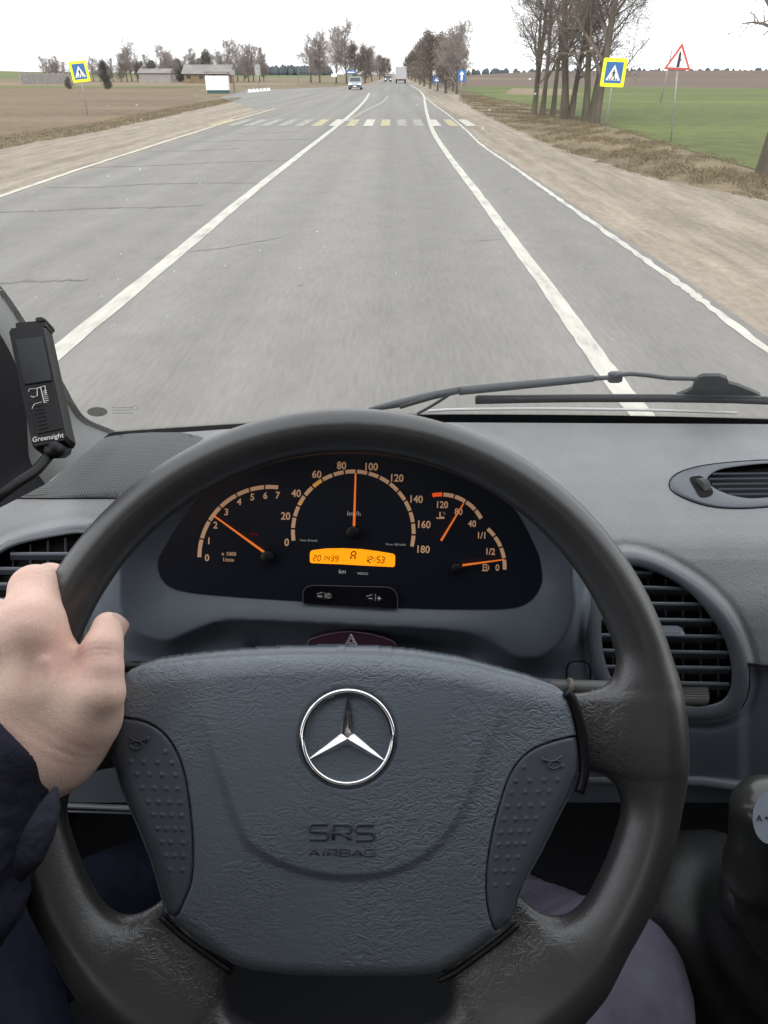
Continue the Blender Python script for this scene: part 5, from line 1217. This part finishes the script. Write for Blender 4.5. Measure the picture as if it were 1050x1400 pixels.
# A pillar
pil = thing('door_pillar', 'grey windscreen pillar trim at the left edge with dotted glass border', 'pillar', AY(0, 650, .75))
edge = spline([(-330, 60), (-160, 220), (-60, 330), (0, 402), (30, 446), (58, 490), (82, 530), (96, 556), (113, 576), (150, 592)], 5)
eD = [.62+(.93-.62)*min(1, max(0, (p[1]-60)/530)) for p in edge]
mid = spline([(-350, 78), (-185, 240), (-85, 352), (-22, 425), (8, 470), (28, 515), (36, 560), (38, 600), (42, 632), (62, 662)], 5)
low = spline([(-560, 140), (-400, 300), (-290, 440), (-200, 540), (-150, 590), (-120, 630), (-100, 660), (-80, 690), (-60, 705), (-40, 715)], 5)
def prow(E, Mi, dep, k, nk, bulge, d1):
    out = []
    for (a, b, da) in zip(E, Mi, dep):
        t = k/nk; px = a[0]*(1-t)+b[0]*t; py = a[1]*(1-t)+b[1]*t; out.append(D(px, py, da*(1-t)+(da-d1)*t-bulge*sin(pi*t)))
    return out
nk = 8; v = []
rows = [prow(edge, mid, eD, k, nk, .02, .10) for k in range(nk+1)]
for r_ in rows: v += r_
M['pillar'] = mat('pillar_trim', (.17, .175, .17), .6, .3, var=.05, vs=20)
mesh('pillar_trim', v, grid_faces(nk+1, len(edge)), M['pillar'], pil)
v = []; eD2 = [d-.10 for d in eD]
for k in range(nk+1): v += prow(mid, low, eD2, k, nk, .03, .16)
mesh('pillar_inner', v, grid_faces(nk+1, len(edge)), M['void'], pil)  # trim in shadow, the shade painted on as near-black
bd_ = [p for p in edge]; v = []
for (a, da) in zip(edge, eD): v += [D(a[0]-4, a[1]+3, da-.004), D(a[0]+7, a[1]-3, da)]
mesh('glass_border', v, grid_faces(len(edge), 2), mat('frit_border', (.13, .13, .125), .7, .2, bump=('dots', 420, .8, .002)), pil, False)

# ================================================================== the camera unit on the pillar ("Greensight")
dev = thing('camera_unit', 'black handheld night camera unit fixed to the left pillar', 'camera unit', D(55, 540, .60))
dv_d = .60
def frame4(tl, tr_, br, bl_, d): return [D(*p, d) for p in (tl, tr_, br, bl_)]
TLp, TRp, BRp, BLp = D(9, 447, .618), D(60, 442, .618), D(94, 603, .585), D(43, 614, .585)
ux = ((TRp-TLp)+(BRp-BLp)).normalized(); uy = ((TLp-BLp)+(TRp-BRp)).normalized(); un = ux.cross(uy).normalized()
if un.dot(C0-TLp) < 0: un = -un
def dpt(u, v_, w=0.0): return (BLp*(1-u)+BRp*u)*(1-v_)+(TLp*(1-u)+TRp*u)*v_+un*w
def dbox(name, u0, u1, v0, v1, w0, w1, m, par, bu=.05, bv=.015, bw=.002):
    out = []; rings = [(w0, 0), (w1-bw, 0), (w1, 1)]; vv = []
    for (w, k) in rings:
        a0, a1 = u0+bu*k*.5, u1-bu*k*.5; c0_, c1_ = v0+bv*k*.5, v1-bv*k*.5
        pts = [(a0+bu, c0_), (a1-bu, c0_), (a1, c0_+bv), (a1, c1_-bv), (a1-bu, c1_), (a0+bu, c1_), (a0, c1_-bv), (a0, c0_+bv)]
        vv += [dpt(p[0], p[1], w) for p in pts]
    f = [tuple(range(7, -1, -1)), tuple(range(16, 24))]+[(r_*8+i, r_*8+(i+1) % 8, r_*8+8+(i+1) % 8, r_*8+8+i) for r_ in range(2) for i in range(8)]
    return mesh(name, vv, f, m, par, False)
body = dbox('housing', 0, 1, 0, 1, -.014, 0, M['black'], dev, .08, .03, .004)
dbox('screen', .16, .90, .50, .88, -.001, .0012, M['lens'], body, .02, .01, .0004)
dbox('grip_panel', .2, .92, .10, .36, -.001, .0008, M['black'], body, .03, .01, .0004)
for k in range(7):
    v0 = .13+k*.03; dbox('grip_rib', .28, .55, v0, v0+.010, 0, .0014, M['black'], body, .01, .002, .0003)
dbox('top_bracket', .18, 1.0, .985, 1.05, -.016, -.003, M['black'], dev, .05, .01, .003)
dbox('bracket_clip', .75, 1.02, 1.03, 1.075, -.02, -.002, M['cabin'], dev, .05, .01, .003)
class DevPl:
    def __call__(s, x, y, off=0.0): return dpt(x, -y, .0006+off)
def dtext(s_, u, v_, h, sx, m, rot=0, name='lettering'):
    cu = bpy.data.curves.new('t', 'FONT'); cu.body = s_; cu.align_x = 'CENTER'; cu.align_y = 'CENTER'; cu.size = 1; cu.offset = .006; cu.resolution_u = 3
    to = bpy.data.objects.new('t', cu); COL.objects.link(to); bpy.context.view_layer.update()
    me = bpy.data.meshes.new_from_object(to.evaluated_get(bpy.context.evaluated_depsgraph_get()))
    O = dpt(u, v_, .0012); ca, sa = cos(R(rot)), sin(R(rot)); yy = un.cross(ux)
    out = [O+ux*(v.co.x*ca-v.co.y*sa)*h*sx/.72+yy*(v.co.x*sa+v.co.y*ca)*h/.72 for v in me.vertices]; fs = [tuple(p.vertices) for p in me.polygons]
    bpy.data.objects.remove(to); return mesh(name, out, fs, m, body, False)
wm_ = mat('lettering_white', (.7, .7, .7), .5, .3)
dtext('Greensight', .50, .055, .0043, .95, wm_)
def dline(pts, r_=.0004): return MB().tube([dpt(u, v_, .0011) for u, v_ in pts], r_, 4).obj('logo_mark', wm_, body)
dline([(.24, .44), (.28, .46), (.48, .455), (.45, .395), (.34, .39), (.28, .40)]); dline([(.48, .455), (.70, .465), (.68, .40)]); dline([(.24, .30), (.33, .335), (.52, .34)]); dline([(.58, .46), (.59, .33), (.66, .33)])
for k in range(6): dline([(.62, .345+k*.016), (.72, .345+k*.016)], .0003)
cb = thing('power_cable', 'black cable hanging from the bottom of the night camera unit', 'cable', D(70, 625, .58))
MB().tube([Vector(p) for p in spline([tuple(dpt(.6, .02, -.012)), tuple(D(68, 622, .585)), tuple(D(48, 644, .57)), tuple(D(18, 664, .555)), tuple(D(-15, 690, .545)), tuple(D(-90, 760, .54))], 8)], .0042, 10).obj('cord', M['black'], cb, True)
MB().tube([dpt(.6, .02, -.013), D(70, 617, .578)], [.009, .006], 10).obj('strain_relief', M['black'], cb, True)

# ================================================================== PERSON
person = thing('person', 'driver in dark jacket and grey trousers, left hand on the steering wheel', 'person', D(300, 1900, .5))
def hd(px, py, d): return np.array(D(px, py, d))
dW = {}
def rimpt(deg, w=0.0, dr=0.0): a = R(deg); return np.array(WM @ Vector(((RC+dr)*cos(a), (RC+dr)*sin(a), w)))
def pr(p):
    v = Vector(p)-C0; z = v.dot(fw); return (525+v.dot(rt)/z*F, 700-v.dot(up)/z*F, z)
for a in (140, 150, 160, 170, 180, 190, 200): print('rim', a, [round(x, 3) for x in pr(rimpt(a))])
hand_parts = [ # chains of (px,py,d,r)
 ([(-280, 1270, .36, .044), (-85, 1095, .405, .033), (0, 1025, .425, .026)], .02),
 ([(-60, 1100, .41, .03), (48, 1026, .428, .0225)], .02),
 ([(38, 1020, .425, .022), (52, 940, .418, .0205), (42, 858, .420, .0178)], .02),
 ([(15, 1020, .425, .022), (-8, 955, .420, .021), (-26, 890, .424, .0175)], .02),
 ([(-15, 1020, .425, .022), (-55, 970, .428, .020), (-80, 912, .432, .0165)], .02),
 ([(-40, 1040, .425, .021), (-100, 1005, .438, .018), (-130, 955, .446, .015)], .02),
 ([(60, 1015, .425, .022), (88, 968, .428, .0205), (72, 920, .430, .0165)], .02),
 ([(82, 1020, .430, .0205), (118, 982, .425, .0180)], .018)]
fing = [
 ([(42, 858, .420, .0172), (48, 806, .444, .0142), (68, 797, .480, .0122), (92, 815, .497, .0115)], .010),
 ([(-26, 888, .424, .0165), (-44, 858, .450, .0140), (-15, 845, .490, .0125), (40, 845, .508, .0115)], .008),
 ([(-80, 912, .432, .016), (-88, 872, .455, .0135), (-60, 855, .49, .012), (0, 865, .51, .011)], .008),
 ([(-130, 955, .446, .0145), (-136, 920, .462, .012), (-110, 900, .495, .011), (-40, 905, .508, .010)], .008)]
thumb = ([(96, 1004, .430, .0182), (139, 946, .414, .0120), (142, 914, .416, .0100), (141, 886, .420, .0102), (147, 857, .431, .0079)], .013)
def chain_sdf(X, Y, Z, ch):
    o = None
    for (a, b) in zip(ch[:-1], ch[1:]):
        d = cone(X, Y, Z, hd(*a[:3]), hd(*b[:3]), a[3], b[3]); o = d if o is None else smin(o, d, .004)
    return o
def hand_sdf(X, Y, Z):
    o = None
    for ch, k in hand_parts:
        d = chain_sdf(X, Y, Z, ch); o = d if o is None else smin(o, d, k)
    fo = None
    for ch, k in fing:
        d = chain_sdf(X, Y, Z, ch); fo = d if fo is None else smin(fo, d, .0035)
    o = smin(o, fo, .008)
    # knuckle relief
    for q in ((42, 860, .4065), (-22, 884, .410)):
        o = smin(o, cone(X, Y, Z, hd(*q), hd(q[0]+1, q[1]-12, q[2]+.004), .005, .005), .018)
    t = chain_sdf(X, Y, Z, thumb[0]); o = smin(o, t, .013)
    # thumb tip flattening / pad
    o = smin(o, cone(X, Y, Z, hd(144, 874, .424), hd(148, 857, .429), .0081, .0074), .004)
    # web between thumb and index
    o = smin(o, cone(X, Y, Z, hd(84, 932, .428), hd(120, 945, .425), .010, .011), .010)
    for (a_, b_) in (((40, 872, .4035), (38, 985, .4035)), ((-12, 885, .4045), (10, 990, .4035))):
        o = smin(o, cone(X, Y, Z, hd(*a_), hd(*b_), .0030, .0022), .006)
    # skin folds over the joints
    for (c_, ax_, n_, sp_, amp, rad) in ((hd(141, 888, .410), hd(147, 857, .431)-hd(142, 914, .416), 3, .0030, .00045, .012), (hd(48, 800, .436), hd(60, 797, .470)-hd(42, 850, .420), 3, .0034, .0005, .016), (hd(88, 1018, .408), hd(60, 1050, .420)-hd(110, 990, .414), 3, .006, .00022, .026)):
        ax_ = ax_/np.linalg.norm(ax_); q_ = (X-c_[0])*ax_[0]+(Y-c_[1])*ax_[1]+(Z-c_[2])*ax_[2]; dd = (X-c_[0])**2+(Y-c_[1])**2+(Z-c_[2])**2
        o = o+amp*(.5+.5*np.cos(2*pi*q_/sp_))*np.exp(-(q_/(sp_*n_*.5))**2)*np.exp(-dd/rad**2)
    # veins on the back of the hand
    for P_ in (((20, 880), (30, 930), (12, 985)), ((60, 905), (52, 950), (66, 1000))):
        for (u1, u2) in zip(P_[:-1], P_[1:]):
            o = smin(o, cone(X, Y, Z, hd(*u1, .4045), hd(*u2, .4045), .0021, .0021), .004)
    return o
allp = [hd(*q[:3]) for ch, _ in hand_parts+fing+[thumb] for q in ch]; allp = np.array(allp)
lo = allp.min(0)-.05; hi = allp.max(0)+.05
lo = np.maximum(lo, [-.45, -1, 0])
V, Fc = nets(hand_sdf, lo, hi, .0014)
body_ = mesh('body', V, Fc, M['skin'], person)
# thumb nail: shell hugging the tip on its far right side
n0 = hd(155, 858, .4275); nd = (hd(160, 852, .43)-hd(140, 885, .42)); nd = nd/np.linalg.norm(nd)
side = Vector(hd(166, 862, .424)-hd(149, 862, .430)).normalized()
v = []; ax1 = Vector(nd); ax2 = side.cross(ax1).normalized(); side = ax1.cross(ax2).normalized()
c_ = Vector(hd(148, 861, .431))
if side.dot(Vector(hd(170, 862, .424))-c_) < 0: side = -side
for i in range(7):
    for j in range(7):
        a = (j-3)/3*R(48); u_ = -.006+.0125*i/6; rr = .0101-.0006*(i/6); w_ = (1 if 0 < i < 6 else .85)
        v.append(c_+ax1*(u_+.001)+(side*cos(a*w_)+ax2*sin(a*w_))*rr)
mesh('thumb_nail', v, grid_faces(7, 7), M['nail'], body_)
# jacket sleeve
def sleeve_sdf(X, Y, Z):
    a = hd(10, 1024, .424); b = hd(-90, 1112, .405); c = hd(-330, 1330, .33); c2 = hd(-95, 1232, .40)
    d = smin(cone(X, Y, Z, a, b, .0365, .046), cone(X, Y, Z, b, c, .046, .065), .03)
    d = smin(d, cone(X, Y, Z, b, c2, .040, .046), .02)
    w = .0020*np.sin(X*90+Z*140+2*np.sin(Y*60))+.0012*np.sin(X*210-Y*180+Z*60)+.0010*np.abs(np.sin(X*160+Z*260+1.5*np.sin(Y*90+X*50)))
    d = d+w
    e = (a-b)/np.linalg.norm(a-b); tt = (X-a[0])*e[0]+(Y-a[1])*e[1]+(Z-a[2])*e[2]
    cuff = cone(X, Y, Z, a-e*.012, a+e*.001, .0405, .0395)
    d = smin(d, cuff, .004)
    rr = np.sqrt(np.maximum(0, (X-a[0])**2+(Y-a[1])**2+(Z-a[2])**2-tt**2))
    d = np.maximum(d, tt-.010)                       # open end
    d = np.maximum(d, -np.maximum(rr-.0345, -tt-.03)*1.0) # hollow
    return d
sl_lo = np.array(hd(-330, 1420, .33))-.08; 
lo = np.minimum.reduce([hd(10, 1024, .424)-.07, hd(-330, 1330, .33)-.09, hd(-95, 1232, .40)-.07]); hi = np.maximum.reduce([hd(10, 1024, .424)+.07, hd(-330, 1330, .33)+.09, hd(-95, 1232, .4)+.07])
V, Fc = nets(sleeve_sdf, lo, hi, .0023)
jk = mesh('jacket_sleeve', V, Fc, M['jacket'], person)
st_p = [D(*q) for q in ((76, 1076, .385), (68, 1102, .378), (54, 1137, .372), (40, 1170, .368), (24, 1202, .366))]
MB().tube(st_p, [.0012, .0060, .0085, .0080, .003], 8, flat=(1, .35)).obj('cuff_strap', M['jacket'], jk, True)
# trousers
def leg(knee, hip, foot, rk, rh, rf, m, nm):
    K, Hh_, Ft = hd(*knee), hd(*hip), hd(*foot)
    def f(X, Y, Z):
        d = smin(cone(X, Y, Z, K, Hh_, rk, rh), cone(X, Y, Z, K, Ft, rk*.95, rf), .02)
        return d+.0022*np.sin(X*60+Y*45)*np.sin(Z*50+Y*30)+.0012*np.abs(np.sin(X*75-Y*120+Z*40+1.5*np.sin(X*30)))
    P = np.array([K, Hh_, Ft]); V, Fc = nets(f, P.min(0)-.12, P.max(0)+.12, .008); return mesh(nm, V, Fc, m, person)
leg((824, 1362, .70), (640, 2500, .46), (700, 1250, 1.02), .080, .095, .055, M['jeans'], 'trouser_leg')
lgl = leg((-60, 1360, .74), (330, 2500, .46), (200, 1200, 1.05), .085, .095, .055, M['jeans_shade'], 'trouser_leg'); lgl['label'] = 'left trouser leg, its shade painted dark into the cloth'

# ================================================================== GEAR LEVER, boot and console
gl_ = thing('gear_lever', 'dark gear lever with a grey printed badge at the right edge', 'gear lever', D(1040, 1250, .60))
def knob_sdf(X, Y, Z):
    a = hd(1052, 1112, .60); b = hd(1036, 1190, .62); c = hd(1052, 1270, .66)
    d = smin(cone(X, Y, Z, a, b, .030, .024), cone(X, Y, Z, b, c, .022, .026), .02); return d
K = np.array([hd(1052, 1112, .60), hd(1040, 1200, .62), hd(1052, 1270, .66)])
V, Fc = nets(knob_sdf, K.min(0)-.06, K.max(0)+.06, .0035); kb = mesh('knob', V, Fc, M['knob'], gl_)
bpln = Plane(D(1052, 1118, .566), (C0-D(1052, 1118, .57)).normalized())
e = [bpln(1053+24*cos(2*pi*k/32), 1118+36*sin(2*pi*k/32), .0) for k in range(32)]
b = MB(); b.prism(e, (D(1052, 1118, .58)-D(1052, 1118, .566))); bg_ = b.obj('badge', M['badge'], gl_)
text('badge_print', 'A', 1038, 1119, 8.5, M['signk'], bg_, bpln, .0008, .02, 0)
LQ('badge_arrow', [[(1045, 1118), (1049, 1115.5), (1049, 1117.3), (1058, 1117.3), (1058, 1119), (1049, 1119), (1049, 1121)]], M['signk'], bg_, .0008, bpln)
def boot_sdf(X, Y, Z):
    t_ = hd(1035, 1230, .67); g_ = hd(960, 1270, .80); q_ = hd(1060, 1420, .80)
    d = smin(cone(X, Y, Z, t_, q_, .035, .13), cone(X, Y, Z, g_, q_, .10, .13), .03)
    return d+.003*np.sin(X*60+Z*45)*np.sin(Z*60-Y*40)
K = np.array([hd(1035, 1230, .67), hd(960, 1270, .80), hd(1060, 1420, .80)])
M['boot'] = mat('boot_leather', (.014, .015, .015), .42, .5, bump=('leather', 330, .25, .001))
V, Fc = nets(boot_sdf, K.min(0)-.16, K.max(0)+.16, .005); bt = mesh('gaiter', V, Fc, M['boot'], gl_)
# ================================================================== cabin shell (roof, doors, floor) so that light enters only through the windows
cab = thing('van_cabin', 'dark van cabin interior around the driver with black footwell', 'van cabin', (0, 0, .55))
def wall(name, pts, off, m): b = MB(); b.prism([Vector(p) for p in pts], off); return b.obj(name, m, cab)
xl, xr = -.66, 1.30
wall('floor', [(xl, -1.2, .45), (xr, -1.2, .45), (xr, 1.25, .45), (xl, 1.25, .45)], (0, 0, -.03), M['cabin'])
wall('firewall', [(xl, 1.15, .45), (xr, 1.15, .45), (xr, .93, 1.33), (xl, .93, 1.33)], (0, .03, 0), M['void'])
wall('roof', [(xl, -1.2, 2.30), (xr, -1.2, 2.30), (xr, .10, 2.27), (xl, .10, 2.27)], (0, 0, .04), M['headlin'])
wall('rear_panel', [(xl, -1.15, .45), (xr, -1.15, .45), (xr, -1.15, 2.2), (xl, -1.15, 2.2)], (0, -.03, 0), M['cabin'])
wall('door_panel', [(xl, -1.2, .45), (xl, 1.2, .45), (xl, 1.0, 1.30), (xl, -1.2, 1.30)], (-.04, 0, 0), M['cabin'])
wall('door_panel', [(xr, -1.2, .45), (xr, 1.2, .45), (xr, 1.0, 1.30), (xr, -1.2, 1.30)], (.04, 0, 0), M['cabin'])
wall('door_pillar', [(xl, -1.2, 1.30), (xl, -.15, 1.30), (xl, -.15, 2.3), (xl, -1.2, 2.3)], (-.04, 0, 0), M['cabin'])
wall('door_pillar', [(xr, -1.2, 1.30), (xr, .15, 1.30), (xr, .15, 2.3), (xr, -1.2, 2.3)], (.04, 0, 0), M['cabin'])
wall('bonnet', [(xl, .98, 1.28), (xr, .98, 1.28), (xr, 1.35, 1.15), (xl, 1.35, 1.15)], (0, .0, -.03), M['wiper'])
st_b = MB(); st_b.box((.02, -.62, 1.30), .50, .14, .80, bev=.05); st_b.obj('seat_back', M['cabin'], cab)
MB().box((.02, -.28, .86), .50, .55, .16, bev=.05).obj('seat_cushion', M['cabin'], cab)
MB().box((.55, .35, .62), .26, .7, .28, bev=.05).obj('console', M['void'], cab)
bpy.context.view_layer.update()
